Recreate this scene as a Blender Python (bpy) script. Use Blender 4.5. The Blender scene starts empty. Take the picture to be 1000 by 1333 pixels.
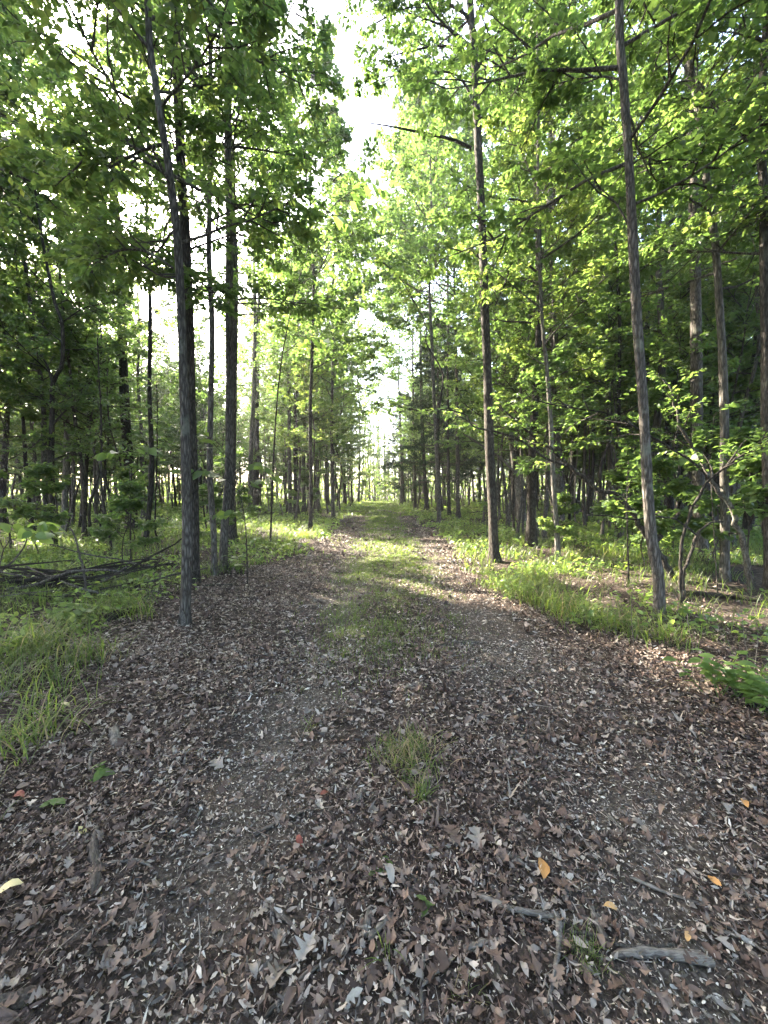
import bpy, math, random
import numpy as np

# ------------------------------------------------------------------ camera, light, exposure
SC = bpy.context.scene
COL = SC.collection
CAM_H, F_PX, CX, CY, HORIZON = 1.5, 500.0, 500.0, 666.5, 640.0
PITCH = math.atan((CY - HORIZON) / F_PX)
cam_data = bpy.data.cameras.new('camera')
cam_data.sensor_fit = 'VERTICAL'
cam_data.sensor_height = 36.0
cam_data.sensor_width = 27.0
cam_data.lens = 18.0 * F_PX / CY
cam_data.clip_start = 0.05
cam_data.clip_end = 2000.0
cam = bpy.data.objects.new('camera', cam_data)
COL.objects.link(cam)
cam.location = (0, 0, CAM_H)
cam.rotation_euler = (math.pi / 2 - PITCH, 0, 0)
SC.camera = cam

SUN_AZ, SUN_EL = math.radians(-50.0), math.radians(33.0)      # azimuth measured from +Y towards +X
SUN_DIR = np.array([math.sin(SUN_AZ) * math.cos(SUN_EL), math.cos(SUN_AZ) * math.cos(SUN_EL), math.sin(SUN_EL)])
world = bpy.data.worlds.new('World')
SC.world = world
world.use_nodes = True
wn = world.node_tree
sky = wn.nodes.new('ShaderNodeTexSky')
sky.sky_type = 'NISHITA'
sky.sun_disc = False
sky.sun_elevation = SUN_EL
sky.sun_rotation = SUN_AZ
sky.air_density = 0.75
sky.dust_density = 4.0
sky.ozone_density = 0.6
wn.links.new(sky.outputs[0], wn.nodes['Background'].inputs[0])
wn.nodes['Background'].inputs[1].default_value = 0.15
sun_l = bpy.data.lights.new('sun', 'SUN')
sun_l.energy = 4.2
sun_l.angle = math.radians(0.53)
sun_l.color = (1.0, 0.90, 0.74)
sun = bpy.data.objects.new('sun', sun_l)
COL.objects.link(sun)
from mathutils import Vector, Matrix
sun.rotation_euler = Vector(SUN_DIR).to_track_quat('Z', 'Y').to_euler()
sun.location = (-20, 20, 30)

vs = SC.view_settings
vs.view_transform = 'Standard'
vs.look = 'None'
vs.exposure = 3.95
vs.gamma = 1.0
vs.use_curve_mapping = False
SC.render.engine = 'CYCLES'
cy = SC.cycles
cy.max_bounces = 8
cy.diffuse_bounces = 5
cy.glossy_bounces = 2
cy.transmission_bounces = 5
cy.sample_clamp_indirect = 6.0
cy.caustics_reflective = False
cy.caustics_refractive = False
cy.use_denoising = True
try:
    cy.denoiser = 'OPENIMAGEDENOISE'
    cy.denoising_input_passes = 'RGB_ALBEDO_NORMAL'
    cy.denoising_prefilter = 'ACCURATE'
except Exception:
    pass

# ------------------------------------------------------------------ helpers: pixels, noise, terrain
cp, sp = math.cos(PITCH), math.sin(PITCH)
def ray(px, py):
    a, b = (px - CX) / F_PX, -(py - CY) / F_PX
    return np.array([a, cp + b * sp, -sp + b * cp])
def _hash(ix, iy, s):
    h = (ix * 374761393 + iy * 668265263 + s * 1274126177) & 0x7fffffff
    h = ((h ^ (h >> 13)) * 1274126177) & 0x7fffffff
    return ((h ^ (h >> 16)) & 0xffff) / 65535.0
def vnoise(x, y, s=0):
    x = np.asarray(x, float); y = np.asarray(y, float)
    ix = np.floor(x).astype(np.int64); iy = np.floor(y).astype(np.int64)
    fx = x - ix; fy = y - iy
    fx = fx * fx * (3 - 2 * fx); fy = fy * fy * (3 - 2 * fy)
    a = _hash(ix, iy, s); b = _hash(ix + 1, iy, s); c = _hash(ix, iy + 1, s); d = _hash(ix + 1, iy + 1, s)
    return (a * (1 - fx) + b * fx) * (1 - fy) + (c * (1 - fx) + d * fx) * fy
def fbm(x, y, s=0, o=3):
    v = 0; amp = .5; t = 0
    for i in range(o):
        v = v + amp * vnoise(np.asarray(x) * 2 ** i, np.asarray(y) * 2 ** i, s + i * 7); t += amp; amp *= .5
    return v / t
def sstep(a, b, x):
    t = np.clip((np.asarray(x, float) - a) / (b - a), 0, 1)
    return t * t * (3 - 2 * t)
def path_c(y): return 0.1 - 0.011 * np.asarray(y, float)
def edge_l(y):
    return np.interp(y, [0, 1.5, 2.6, 3.6, 5.0, 8, 12, 25, 70], [-1.5, -1.8, -2.1, -2.75, -2.8, -2.1, -1.85, -1.85, -1.8])
def edge_r(y):
    return np.interp(y, [0, 2.2, 3.0, 4.2, 5.8, 9, 14, 25, 70], [3.0, 2.7, 2.2, 1.85, 1.55, 1.6, 1.8, 1.9, 1.8])
def gz(x, y):
    x = np.asarray(x, float); y = np.asarray(y, float)
    d = x - path_c(y)
    z = -0.045 * (np.exp(-((d + 0.8) / 0.33) ** 2) + np.exp(-((d - 0.95) / 0.35) ** 2))
    z = z + 0.10 * sstep(1.7, 3.6, np.abs(d)) + 0.12 * sstep(4, 12, np.abs(d)) * (fbm(x * .25, y * .25, 3) - .3)
    near = np.exp(-((x ** 2 + y ** 2) / 400.0))
    z = z + (fbm(x * 1.3, y * 1.3, 11) - .5) * 0.06 * near + (fbm(x * 6, y * 6, 21) - .5) * 0.025 * near
    return z
def G(px, py):
    d = ray(px, py); h = 0.0
    for _ in range(6):
        t = (CAM_H - h) / -d[2]
        h = float(gz(d[0] * t, d[1] * t))
    return np.array([d[0] * t, d[1] * t, h])
def at(px, py, Y):
    d = ray(px, py); t = Y / d[1]
    return np.array([d[0] * t, Y, CAM_H + d[2] * t])
def nrm(v): return v / np.maximum(np.linalg.norm(v, axis=-1, keepdims=True), 1e-9)
UP = np.array([0, 0, 1.0])

# ------------------------------------------------------------------ mesh building
class MB:
    def __init__(s): s.v = []; s.f = []; s.n = 0
    def add(s, verts, faces, mat=0, rnd=None):
        verts = np.asarray(verts, float).reshape(-1, 3); faces = np.asarray(faces, np.int64)
        if rnd is None: rnd = np.zeros(len(verts))
        s.v.append((verts, np.broadcast_to(np.asarray(rnd, float), (len(verts),))))
        s.f.append((faces + s.n, mat)); s.n += len(verts)
        return s
    def mesh(s, name, mats, smooth=True):
        me = bpy.data.meshes.new(name)
        V = np.concatenate([a for a, _ in s.v]).astype(np.float32); R = np.concatenate([b for _, b in s.v]).astype(np.float32)
        loops = np.concatenate([f.reshape(-1) for f, _ in s.f]).astype(np.int32)
        sizes = np.concatenate([np.full(len(f), f.shape[1]) for f, _ in s.f]).astype(np.int32)
        mi = np.concatenate([np.full(len(f), m) for f, m in s.f]).astype(np.int32)
        starts = np.concatenate([[0], np.cumsum(sizes)[:-1]]).astype(np.int32)
        me.vertices.add(len(V)); me.vertices.foreach_set('co', V.ravel())
        me.loops.add(len(loops)); me.loops.foreach_set('vertex_index', loops)
        me.polygons.add(len(sizes)); me.polygons.foreach_set('loop_start', starts)
        try: me.polygons.foreach_set('loop_total', sizes)
        except Exception: pass
        for m in mats: me.materials.append(m)
        me.polygons.foreach_set('material_index', mi)
        me.polygons.foreach_set('use_smooth', np.full(len(sizes), smooth))
        at_ = me.attributes.new('rnd', 'FLOAT', 'POINT'); at_.data.foreach_set('value', R)
        me.update(calc_edges=True)
        return me
def obj(name, me, parent=None, loc=(0, 0, 0)):
    o = bpy.data.objects.new(name, me); COL.objects.link(o); o.location = loc
    if parent is not None: o.parent = parent
    return o
def tag(o, label=None, cat=None, group=None, kind=None):
    if label: o['label'] = label
    if cat: o['category'] = cat
    if group: o['group'] = group
    if kind: o['kind'] = kind
    return o
def tubes(polys, rad, sides=5, cap=False):
    """polys (n,s,3), rad (n,s) -> verts, quads"""
    polys = np.asarray(polys, float); n, s, _ = polys.shape
    t = np.gradient(polys, axis=1); t = nrm(t)
    m = nrm(t.mean(axis=1)); ref = np.where(np.abs(m[:, 2:3]) < .8, UP[None], np.array([[1.0, 0, 0]]))
    u = nrm(np.cross(t, ref[:, None, :])); w = np.cross(t, u)
    a = np.linspace(0, 2 * math.pi, sides, endpoint=False)
    V = polys[:, :, None, :] + np.asarray(rad)[:, :, None, None] * (u[:, :, None, :] * np.cos(a)[None, None, :, None] + w[:, :, None, :] * np.sin(a)[None, None, :, None])
    base = (np.arange(n) * s * sides)[:, None, None] + (np.arange(s - 1) * sides)[None, :, None]
    k = np.arange(sides)[None, None, :]; k2 = (k + 1) % sides
    Q = np.stack([base + k, base + k2, base + sides + k2, base + sides + k], axis=-1).reshape(-1, 4)
    return V.reshape(-1, 3), Q
def spline(pts, m):
    """Catmull-Rom through pts, m samples"""
    P = np.asarray(pts, float); n = len(P)
    if n < 3:
        t = np.linspace(0, 1, m)[:, None]; return P[0] * (1 - t) + P[-1] * t
    Q = np.vstack([2 * P[0] - P[1], P, 2 * P[-1] - P[-2]])
    seg = np.concatenate([[0], np.cumsum(np.linalg.norm(np.diff(P, axis=0), axis=1))])
    s = np.linspace(0, seg[-1], m); i = np.clip(np.searchsorted(seg, s, 'right') - 1, 0, n - 2)
    t = ((s - seg[i]) / np.maximum(seg[i + 1] - seg[i], 1e-9))[:, None]
    a, b, c, d = Q[i], Q[i + 1], Q[i + 2], Q[i + 3]
    return .5 * (2 * b + (c - a) * t + (2 * a - 5 * b + 4 * c - d) * t ** 2 + (3 * b - a - 3 * c + d) * t ** 3)

# ------------------------------------------------------------------ materials
def new_mat(name):
    m = bpy.data.materials.new(name); m.use_nodes = True
    nt = m.node_tree; b = nt.nodes['Principled BSDF']
    return m, nt, b
def ramp(nt, stops, src=None):
    r = nt.nodes.new('ShaderNodeValToRGB'); e = r.color_ramp.elements
    while len(e) > 1: e.remove(e[-1])
    e[0].position = stops[0][0]; e[0].color = (*stops[0][1], 1)
    for p, c in stops[1:]:
        q = e.new(p); q.color = (*c, 1)
    if src is not None: nt.links.new(src, r.inputs[0])
    return r
def node(nt, t, **kw):
    n = nt.nodes.new(t)
    for k, v in kw.items():
        if k in n.inputs: n.inputs[k].default_value = v
        else: setattr(n, k, v)
    return n
def attr_rnd(nt):
    a = nt.nodes.new('ShaderNodeAttribute'); a.attribute_name = 'rnd'; return a.outputs['Fac']
def obj_rnd(nt): return nt.nodes.new('ShaderNodeObjectInfo').outputs['Random']
def mth(nt, op, a, b):
    n = nt.nodes.new('ShaderNodeMath'); n.operation = op
    for i, v in enumerate((a, b)):
        if isinstance(v, (int, float)): n.inputs[i].default_value = v
        else: nt.links.new(v, n.inputs[i])
    return n.outputs[0]
def leaf_mat(name, dif, tra, fac=0.5, rough=0.42, spec=0.4, objvar=0.35):
    m, nt, b = new_mat(name)
    r = mth(nt, 'ADD', mth(nt, 'MULTIPLY', attr_rnd(nt), 1 - objvar), mth(nt, 'MULTIPLY', obj_rnd(nt), objvar))
    d = ramp(nt, dif, r); t = ramp(nt, tra, r)
    nt.links.new(d.outputs[0], b.inputs['Base Color'])
    b.inputs['Roughness'].default_value = rough; b.inputs['Specular IOR Level'].default_value = spec
    tr = nt.nodes.new('ShaderNodeBsdfTranslucent'); nt.links.new(t.outputs[0], tr.inputs[0])
    mx = nt.nodes.new('ShaderNodeMixShader'); mx.inputs[0].default_value = fac
    nt.links.new(b.outputs[0], mx.inputs[1]); nt.links.new(tr.outputs[0], mx.inputs[2])
    nt.links.new(mx.outputs[0], nt.nodes['Material Output'].inputs[0])
    return m
def bark_mat(name, dark, mid, light, scale=1.0, lichen=0.55, sz=7):
    m, nt, b = new_mat(name)
    tc = nt.nodes.new('ShaderNodeTexCoord'); mp = nt.nodes.new('ShaderNodeMapping')
    mp.inputs['Scale'].default_value = (scale * 38, scale * 38, scale * sz)
    nt.links.new(tc.outputs['Object'], mp.inputs[0])
    n1 = node(nt, 'ShaderNodeTexNoise', Scale=1.0, Detail=5.0, Roughness=.65); nt.links.new(mp.outputs[0], n1.inputs['Vector'])
    vo = node(nt, 'ShaderNodeTexVoronoi', feature='DISTANCE_TO_EDGE', Scale=1.0)
    wp = nt.nodes.new('ShaderNodeVectorMath'); wp.operation = 'ADD'
    sc_ = nt.nodes.new('ShaderNodeVectorMath'); sc_.operation = 'SCALE'; sc_.inputs['Scale'].default_value = 1.2
    nt.links.new(n1.outputs['Color'], sc_.inputs[0]); nt.links.new(mp.outputs[0], wp.inputs[0]); nt.links.new(sc_.outputs[0], wp.inputs[1])
    nt.links.new(wp.outputs[0], vo.inputs['Vector'])
    n2 = node(nt, 'ShaderNodeTexNoise', Scale=4.0, Detail=4.0, Roughness=.6); nt.links.new(tc.outputs['Object'], n2.inputs['Vector'])
    h = mth(nt, 'ADD', mth(nt, 'MULTIPLY', mth(nt, 'MINIMUM', vo.outputs['Distance'], .35), 1.5), mth(nt, 'MULTIPLY', n1.outputs['Fac'], .55))
    c1 = ramp(nt, [(.2, dark), (.55, mid), (.9, light)], h)
    li = ramp(nt, [(.56, (0, 0, 0)), (.66, (1, 1, 1))], n2.outputs['Fac'])
    mix = nt.nodes.new('ShaderNodeMixRGB'); mix.inputs[2].default_value = (.17, .18, .14, 1)
    nt.links.new(mth(nt, 'MULTIPLY', li.outputs[0], lichen), mix.inputs[0]); nt.links.new(c1.outputs[0], mix.inputs[1])
    hs = nt.nodes.new('ShaderNodeHueSaturation'); nt.links.new(mix.outputs[0], hs.inputs['Color'])
    nt.links.new(mth(nt, 'ADD', mth(nt, 'MULTIPLY', obj_rnd(nt), .6), .7), hs.inputs['Value'])
    nt.links.new(hs.outputs[0], b.inputs['Base Color'])
    b.inputs['Roughness'].default_value = .9; b.inputs['Specular IOR Level'].default_value = .15
    bp = node(nt, 'ShaderNodeBump', Strength=.9, Distance=.02); nt.links.new(h, bp.inputs['Height']); nt.links.new(bp.outputs[0], b.inputs['Normal'])
    return m
LEAF = leaf_mat('oak_foliage', [(0, (.030, .058, .024)), (.5, (.052, .088, .032)), (1, (.085, .12, .04))],
                [(0, (.10, .19, .045)), (.55, (.18, .29, .06)), (.9, (.34, .42, .08)), (1, (.52, .52, .10))], .5)
LEAF_B = leaf_mat('maple_foliage', [(0, (.035, .068, .024)), (.6, (.065, .105, .036)), (1, (.10, .135, .04))],
                  [(0, (.11, .21, .045)), (.6, (.20, .31, .06)), (.9, (.36, .44, .08)), (1, (.54, .54, .10))], .5)
LEAF_D = leaf_mat('hickory_foliage', [(0, (.025, .058, .022)), (1, (.055, .10, .032))],
                  [(0, (.16, .30, .05)), (1, (.30, .46, .07))], .48, rough=.36, spec=.5)
CEDAR = leaf_mat('cedar_foliage', [(0, (.014, .03, .014)), (1, (.03, .055, .022))], [(0, (.02, .05, .015)), (1, (.05, .09, .02))], .2, rough=.7)
GRASS = leaf_mat('grass_blades', [(0, (.035, .052, .020)), (.55, (.065, .092, .030)), (.85, (.12, .13, .05)), (1, (.26, .21, .12))],
                 [(0, (.12, .22, .03)), (.6, (.28, .42, .05)), (.9, (.40, .46, .08)), (1, (.45, .36, .16))], .42, rough=.45, objvar=0)
HERB = leaf_mat('herb_leaves', [(0, (.06, .115, .04)), (1, (.11, .17, .05))], [(0, (.25, .42, .07)), (1, (.45, .58, .1))], .45, objvar=0)
BARK = bark_mat('grey_bark', (.026, .022, .018), (.088, .078, .067), (.165, .15, .132))
BARK_D = bark_mat('dark_bark', (.015, .012, .010), (.050, .043, .035), (.11, .097, .082), 1.0, .12)
BARK_L = bark_mat('pale_bark', (.042, .037, .031), (.125, .114, .098), (.22, .205, .18), .8, .4)
TWIG = bark_mat('twig_bark', (.03, .026, .022), (.07, .06, .05), (.12, .105, .09), 1.5, .2)
DEAD = bark_mat('dead_wood', (.05, .045, .04), (.17, .155, .135), (.34, .31, .27), 2.6, .1, 38)
ROT = bark_mat('rotten_wood', (.012, .010, .008), (.04, .033, .027), (.09, .078, .065), 2.2, .2, 38)

def wood_mat(name, stops):
    m, nt, b = new_mat(name)
    tc = nt.nodes.new('ShaderNodeTexCoord'); mp = nt.nodes.new('ShaderNodeMapping'); mp.inputs['Scale'].default_value = (14, 160, 160)
    nt.links.new(tc.outputs['Object'], mp.inputs[0])
    n = node(nt, 'ShaderNodeTexNoise', Scale=1.0, Detail=5.0, Roughness=.65); nt.links.new(mp.outputs[0], n.inputs['Vector'])
    n2 = node(nt, 'ShaderNodeTexNoise', Scale=22.0, Detail=4.0, Roughness=.6); nt.links.new(tc.outputs['Object'], n2.inputs['Vector'])
    h = mth(nt, 'ADD', mth(nt, 'MULTIPLY', n.outputs['Fac'], .6), mth(nt, 'MULTIPLY', n2.outputs['Fac'], .4))
    nt.links.new(ramp(nt, stops, h).outputs[0], b.inputs['Base Color']); b.inputs['Roughness'].default_value = .85; b.inputs['Specular IOR Level'].default_value = .2
    bp = node(nt, 'ShaderNodeBump', Strength=.9, Distance=.006); nt.links.new(h, bp.inputs['Height']); nt.links.new(bp.outputs[0], b.inputs['Normal'])
    return m
GREYWOOD = wood_mat('weathered_wood', [(.32, (.025, .021, .018)), (.46, (.10, .088, .075)), (.6, (.20, .18, .155)), (.72, (.33, .30, .26))])
DARKWOOD = wood_mat('dark_wood', [(.32, (.015, .012, .010)), (.5, (.07, .058, .048)), (.7, (.19, .165, .14))])
def litter_mat(name, stops, objr=False):
    m, nt, b = new_mat(name)
    r = ramp(nt, stops, obj_rnd(nt) if objr else attr_rnd(nt))
    tc = nt.nodes.new('ShaderNodeTexCoord')
    n = node(nt, 'ShaderNodeTexNoise', Scale=60.0, Detail=3.0); nt.links.new(tc.outputs['Object'], n.inputs['Vector'])
    hs = nt.nodes.new('ShaderNodeHueSaturation'); nt.links.new(r.outputs[0], hs.inputs['Color'])
    nt.links.new(mth(nt, 'ADD', mth(nt, 'MULTIPLY', n.outputs['Fac'], 1.0), .5), hs.inputs['Value'])
    nt.links.new(hs.outputs[0], b.inputs['Base Color'])
    b.inputs['Roughness'].default_value = .62; b.inputs['Specular IOR Level'].default_value = .3
    bp = node(nt, 'ShaderNodeBump', Strength=.35, Distance=.004); nt.links.new(n.outputs['Fac'], bp.inputs['Height']); nt.links.new(bp.outputs[0], b.inputs['Normal'])
    return m
LIT = litter_mat('leaf_litter', [(0, (.02, .013, .010)), (.2, (.055, .036, .029)), (.42, (.12, .077, .058)), (.62, (.19, .142, .113)), (.8, (.28, .235, .195)), (1, (.44, .385, .32))])
GRIT = litter_mat('rut_debris', [(0, (.035, .029, .024)), (.3, (.10, .087, .075)), (.6, (.19, .17, .148)), (.85, (.31, .283, .25)), (1, (.54, .50, .44))])
LEAF_BROWN = litter_mat('brown_fallen_leaf', [(0, (.07, .046, .035)), (.5, (.13, .088, .067)), (1, (.21, .155, .12))], True)
LEAF_PALE = litter_mat('pale_fallen_leaf', [(0, (.14, .118, .10)), (.5, (.20, .172, .145)), (1, (.30, .265, .23))], True)
LEAF_ORANGE = litter_mat('orange_fallen_leaf', [(0, (.38, .19, .06)), (1, (.46, .28, .12))], True)
LEAF_RED = litter_mat('red_fallen_leaf', [(0, (.15, .04, .028)), (1, (.19, .07, .04))], True)
LEAF_YEL = litter_mat('yellow_fallen_leaf', [(0, (.50, .42, .18)), (1, (.52, .45, .24))], True)

def soil_mat():
    m, nt, b = new_mat('forest_soil')
    tc = nt.nodes.new('ShaderNodeTexCoord')
    def nz(s, d=4.0, r=.6):
        n = node(nt, 'ShaderNodeTexNoise', Scale=s, Detail=d, Roughness=r); nt.links.new(tc.outputs['Object'], n.inputs['Vector']); return n.outputs['Fac']
    v = node(nt, 'ShaderNodeTexVoronoi', Scale=26.0); nt.links.new(tc.outputs['Object'], v.inputs['Vector'])
    big = nz(.7); fine = nz(70.0)
    sep = nt.nodes.new('ShaderNodeSeparateColor'); nt.links.new(v.outputs['Color'], sep.inputs[0])
    c = ramp(nt, [(0, (.012, .009, .007)), (.45, (.035, .026, .021)), (.75, (.07, .055, .046)), (1, (.15, .13, .11))],
             mth(nt, 'ADD', mth(nt, 'MULTIPLY', sep.outputs[0], .55), mth(nt, 'MULTIPLY', fine, .5)))
    g = ramp(nt, [(.40, (.05, .042, .035)), (.52, (.10, .086, .073)), (.64, (.17, .15, .128))], fine)
    mix = nt.nodes.new('ShaderNodeMixRGB'); nt.links.new(mth(nt, 'MULTIPLY', attr_rnd(nt), mth(nt, 'ADD', big, .3)), mix.inputs[0])
    nt.links.new(c.outputs[0], mix.inputs[1]); nt.links.new(g.outputs[0], mix.inputs[2])
    nt.links.new(mix.outputs[0], b.inputs['Base Color'])
    b.inputs['Roughness'].default_value = .95; b.inputs['Specular IOR Level'].default_value = .1
    h = mth(nt, 'ADD', mth(nt, 'MULTIPLY', v.outputs['Distance'], .6), fine)
    bp = node(nt, 'ShaderNodeBump', Strength=.8, Distance=.02); nt.links.new(h, bp.inputs['Height']); nt.links.new(bp.outputs[0], b.inputs['Normal'])
    return m
SOIL = soil_mat()

def bareness(x, y):
    d = x - path_c(y)
    return np.clip(np.exp(-((d + .62) / .42) ** 2) * (.35 + .65 * sstep(.4, .58, fbm(x * 1.2, y * 1.2, 91))) + .9 * np.exp(-((d - 1.05) / .45) ** 2) * (.3 + .7 * sstep(.42, .58, fbm(x * 1.2, y * 1.2, 95))), 0, 1) * (1 - sstep(6, 14, y) * .5)
# ------------------------------------------------------------------ ground
def build_ground():
    xs = np.unique(np.concatenate([np.linspace(-500, -40, 14), np.linspace(-40, -8, 40), np.linspace(-8, 8, 120), np.linspace(8, 40, 40), np.linspace(40, 500, 14)]))
    ys = np.unique(np.concatenate([np.linspace(-300, -10, 10), np.linspace(-10, 0, 20), np.linspace(0, 12, 110), np.linspace(12, 70, 55), np.linspace(70, 600, 16)]))
    X, Y = np.meshgrid(xs, ys); Z = gz(X, Y)
    nx, ny = len(xs), len(ys)
    i = (np.arange(ny - 1)[:, None] * nx + np.arange(nx - 1)[None, :]).ravel()
    q = np.stack([i, i + 1, i + nx + 1, i + nx], axis=1)
    mb = MB(); mb.add(np.stack([X, Y, Z], -1).reshape(-1, 3), q, 0, bareness(X, Y).ravel())
    o = obj('ground', mb.mesh('ground', [SOIL])); tag(o, 'dark forest floor with a two-rut dirt track', 'ground', kind='structure')
build_ground()

# ------------------------------------------------------------------ foliage growth
def grow(rng, P, D, L, seg, bend=0.0, wig=.12):
    d = nrm(D); pts = [P]; p = P; n = len(P); st = (np.asarray(L) / seg)[:, None]
    for s in range(seg):
        d = d + rng.normal(0, wig, (n, 3)); d[:, 2] += bend; d = nrm(d)
        p = p + d * st; pts.append(p)
    return np.stack(pts, 1)
def kids(rng, poly, L, k, t0, t1, ang, frac, flat=.35, taper=.7):
    n, s, _ = poly.shape
    t = t0 + (t1 - t0) * ((np.arange(k)[None, :] + rng.uniform(0, 1, (n, k))) / k)
    f = t * (s - 1); i = np.minimum(f.astype(int), s - 2); a = (f - i)[..., None]; r = np.arange(n)[:, None]
    p = poly[r, i] * (1 - a) + poly[r, i + 1] * a
    tan = nrm(poly[r, i + 1] - poly[r, i])
    side = nrm(np.cross(tan, UP[None, None]) + 1e-4); sgn = np.where((np.arange(k)[None, :] + rng.integers(0, 2, (n, 1))) % 2 == 0, 1.0, -1.0)
    upv = np.cross(side, tan)
    phi = rng.normal(0, flat, (n, k))
    an = ang + rng.normal(0, .22, (n, k))
    d = tan * np.cos(an)[..., None] + (side * (sgn * np.cos(phi))[..., None] + upv * np.sin(phi)[..., None]) * np.sin(an)[..., None]
    Ls = np.asarray(L)[:, None] * frac * (1.08 - taper * t) * rng.uniform(.7, 1.25, (n, k))
    return p.reshape(-1, 3), nrm(d).reshape(-1, 3), Ls.ravel()
SHAPE6 = np.array([[0, 0, 0], [.32, .42, .10], [.68, .46, .06], [1, 0, -.10], [.68, -.46, .06], [.32, -.42, .10]])
def leaves(mb, rng, P, D, size, width=.5, tilt=.45, mat=0, simple=False, rnd=None, jit=.25):
    n = len(P)
    if n == 0: return
    D = nrm(D + np.array([0, 0, -.25]))
    N = nrm(UP[None] + rng.normal(0, tilt, (n, 3))); W = nrm(np.cross(N, D)); N = np.cross(D, W)
    S = size * rng.uniform(1 - jit, 1 + jit, n)
    if rnd is None: rnd = rng.uniform(0, 1, n)
    if simple:
        sh = np.array([[0, 0, 0], [.55, .5, .07], [1, 0, -.08], [.55, -.5, .07]]); fc = np.array([[0, 3, 2], [0, 2, 1]])
    else:
        sh = SHAPE6; fc = np.array([[0, 5, 4, 3], [0, 3, 2, 1]])
    V = P[:, None] + S[:, None, None] * (D[:, None] * sh[None, :, 0:1] + W[:, None] * (sh[None, :, 1:2] * width) + N[:, None] * sh[None, :, 2:3])
    k = len(sh)
    F = (np.arange(n) * k)[:, None, None] + fc[None]
    mb.add(V.reshape(-1, 3), F.reshape(-1, fc.shape[1]), mat, np.repeat(rnd, k))
BEAMS = []          # (ground point, radius): gaps cut into the crowns to let the sun reach the ground
def beam_keep(Pw, extra=0.0):
    keep = np.ones(len(Pw), bool)
    for (b, r) in BEAMS:
        d = Pw - b; along = d @ SUN_DIR; perp = np.linalg.norm(d - along[:, None] * SUN_DIR, axis=1)
        keep &= ~((along > 0) & (perp < r + extra))
    return keep
def crown(rng, limbs, L, spec, origin=None):
    """limbs (n,s,3) polylines -> mesh data of twigs + leaves"""
    mb = MB()
    k2, k3, kl = spec.get('k2', 8), spec.get('k3', 6), spec.get('kl', 7)
    p, d, l = kids(rng, limbs, L, k2, .22, 1.0, .85, .48, spec.get('flat', .4))
    d[:, 2] += spec.get('rise', .1)
    b2 = grow(rng, p, d, l, 3, -.02, .13)
    p, d, l3 = kids(rng, b2, np.maximum(l, .35), k3, .2, 1.0, .8, .55, spec.get('flat', .4))
    l3 = np.clip(l3, .14, .75)
    b3 = grow(rng, p, d, l3, 2, -.06, .12)
    if origin is not None and BEAMS:
        kp = beam_keep(b3[:, 1] + origin); b3 = b3[kp]; l3 = l3[kp]
    if spec.get('twigs', True):
        v, q = tubes(b2, np.stack([.012 * np.ones(len(b2)), .009 * np.ones(len(b2)), .006 * np.ones(len(b2)), .003 * np.ones(len(b2))], 1) * spec.get('tw', 1.0), 3)
        mb.add(v, q, 1, .5)
        if spec.get('tw3'):
            v, q = tubes(b3[:, [0, 2]], np.tile(np.array([.0035, .0015]), (len(b3), 1)), 3); mb.add(v, q, 1, .5)
    p, d, _ = kids(rng, b3, l3, kl, .15, 1.05, .95, 1.0, .5)
    # shade by clump: one tone per twig, leaf-level variation on top
    tone = np.repeat(rng.uniform(0, 1, len(b3)), kl)
    rnd = np.clip(.55 * tone + .45 * rng.uniform(0, 1, len(tone)), 0, 1)
    if origin is not None and BEAMS:
        kp = beam_keep(p + origin); p = p[kp]; d = d[kp]; rnd = rnd[kp]
    leaves(mb, rng, p, d, spec.get('leaf', .11), spec.get('lw', .5), spec.get('tilt', .45), 0, spec.get('simple', False), rnd)
    return mb
def limb_set(rng, trunk, n, h0, h1, lmax, el0=.25, el1=1.0, prof=None, seg=6, bias=None):
    """limbs along a trunk polyline between heights h0 and h1 (local z)"""
    z = trunk[:, 2]
    hs = h0 + (h1 - h0) * (np.arange(n) + rng.uniform(0, 1, n)) / n
    P = np.stack([np.interp(hs, z, trunk[:, i]) for i in range(3)], 1)
    az = np.arange(n) * 2.4 + rng.uniform(-.6, .6, n)
    if bias is not None:
        m = rng.uniform(0, 1, n) < .35; az[m] = bias + rng.normal(0, .5, m.sum())
    u = (hs - h0) / max(h1 - h0, .1)
    L = lmax * (prof(u) if prof else (.35 + .65 * (1 - u) ** .8) * (.6 + .4 * np.minimum(1, u * 4)))
    L = L * rng.uniform(.75, 1.25, n)
    el = el0 + (el1 - el0) * u + rng.normal(0, .15, n)
    D = np.stack([np.cos(az) * np.cos(el), np.sin(az) * np.cos(el), np.sin(el)], 1)
    return grow(rng, P, D, L, seg, .03, .10), L, u
def trunk_mesh(name, poly, rad, mat, rng, sides=12, flare=True):
    poly = np.asarray(poly); rad = np.asarray(rad, float).copy()
    v, q = tubes(poly[None], rad[None], sides)
    s = len(poly); V = v.reshape(s, sides, 3)
    a = np.linspace(0, 2 * math.pi, sides, endpoint=False)
    ph = rng.uniform(0, 6, 3)
    z = poly[:, 2] - poly[0, 2]
    bump = 1 + .05 * np.sin(3 * a + ph[0])[None] * np.ones((s, 1)) + .04 * np.sin(2 * a[None] + z[:, None] * 2.1 + ph[1]) + rng.normal(0, .018, (s, sides))
    if flare: bump = bump + (np.exp(-z / (rad[0] * 2.2)) * .65)[:, None] * (1 + .6 * np.sin(4 * a + ph[2]))[None]
    V = poly[:, None] + (V - poly[:, None]) * bump[..., None]
    mb = MB(); mb.add(V.reshape(-1, 3), q)
    mb.add(V[-1], np.arange(sides)[None])
    return mb.mesh(name, [mat])
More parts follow.
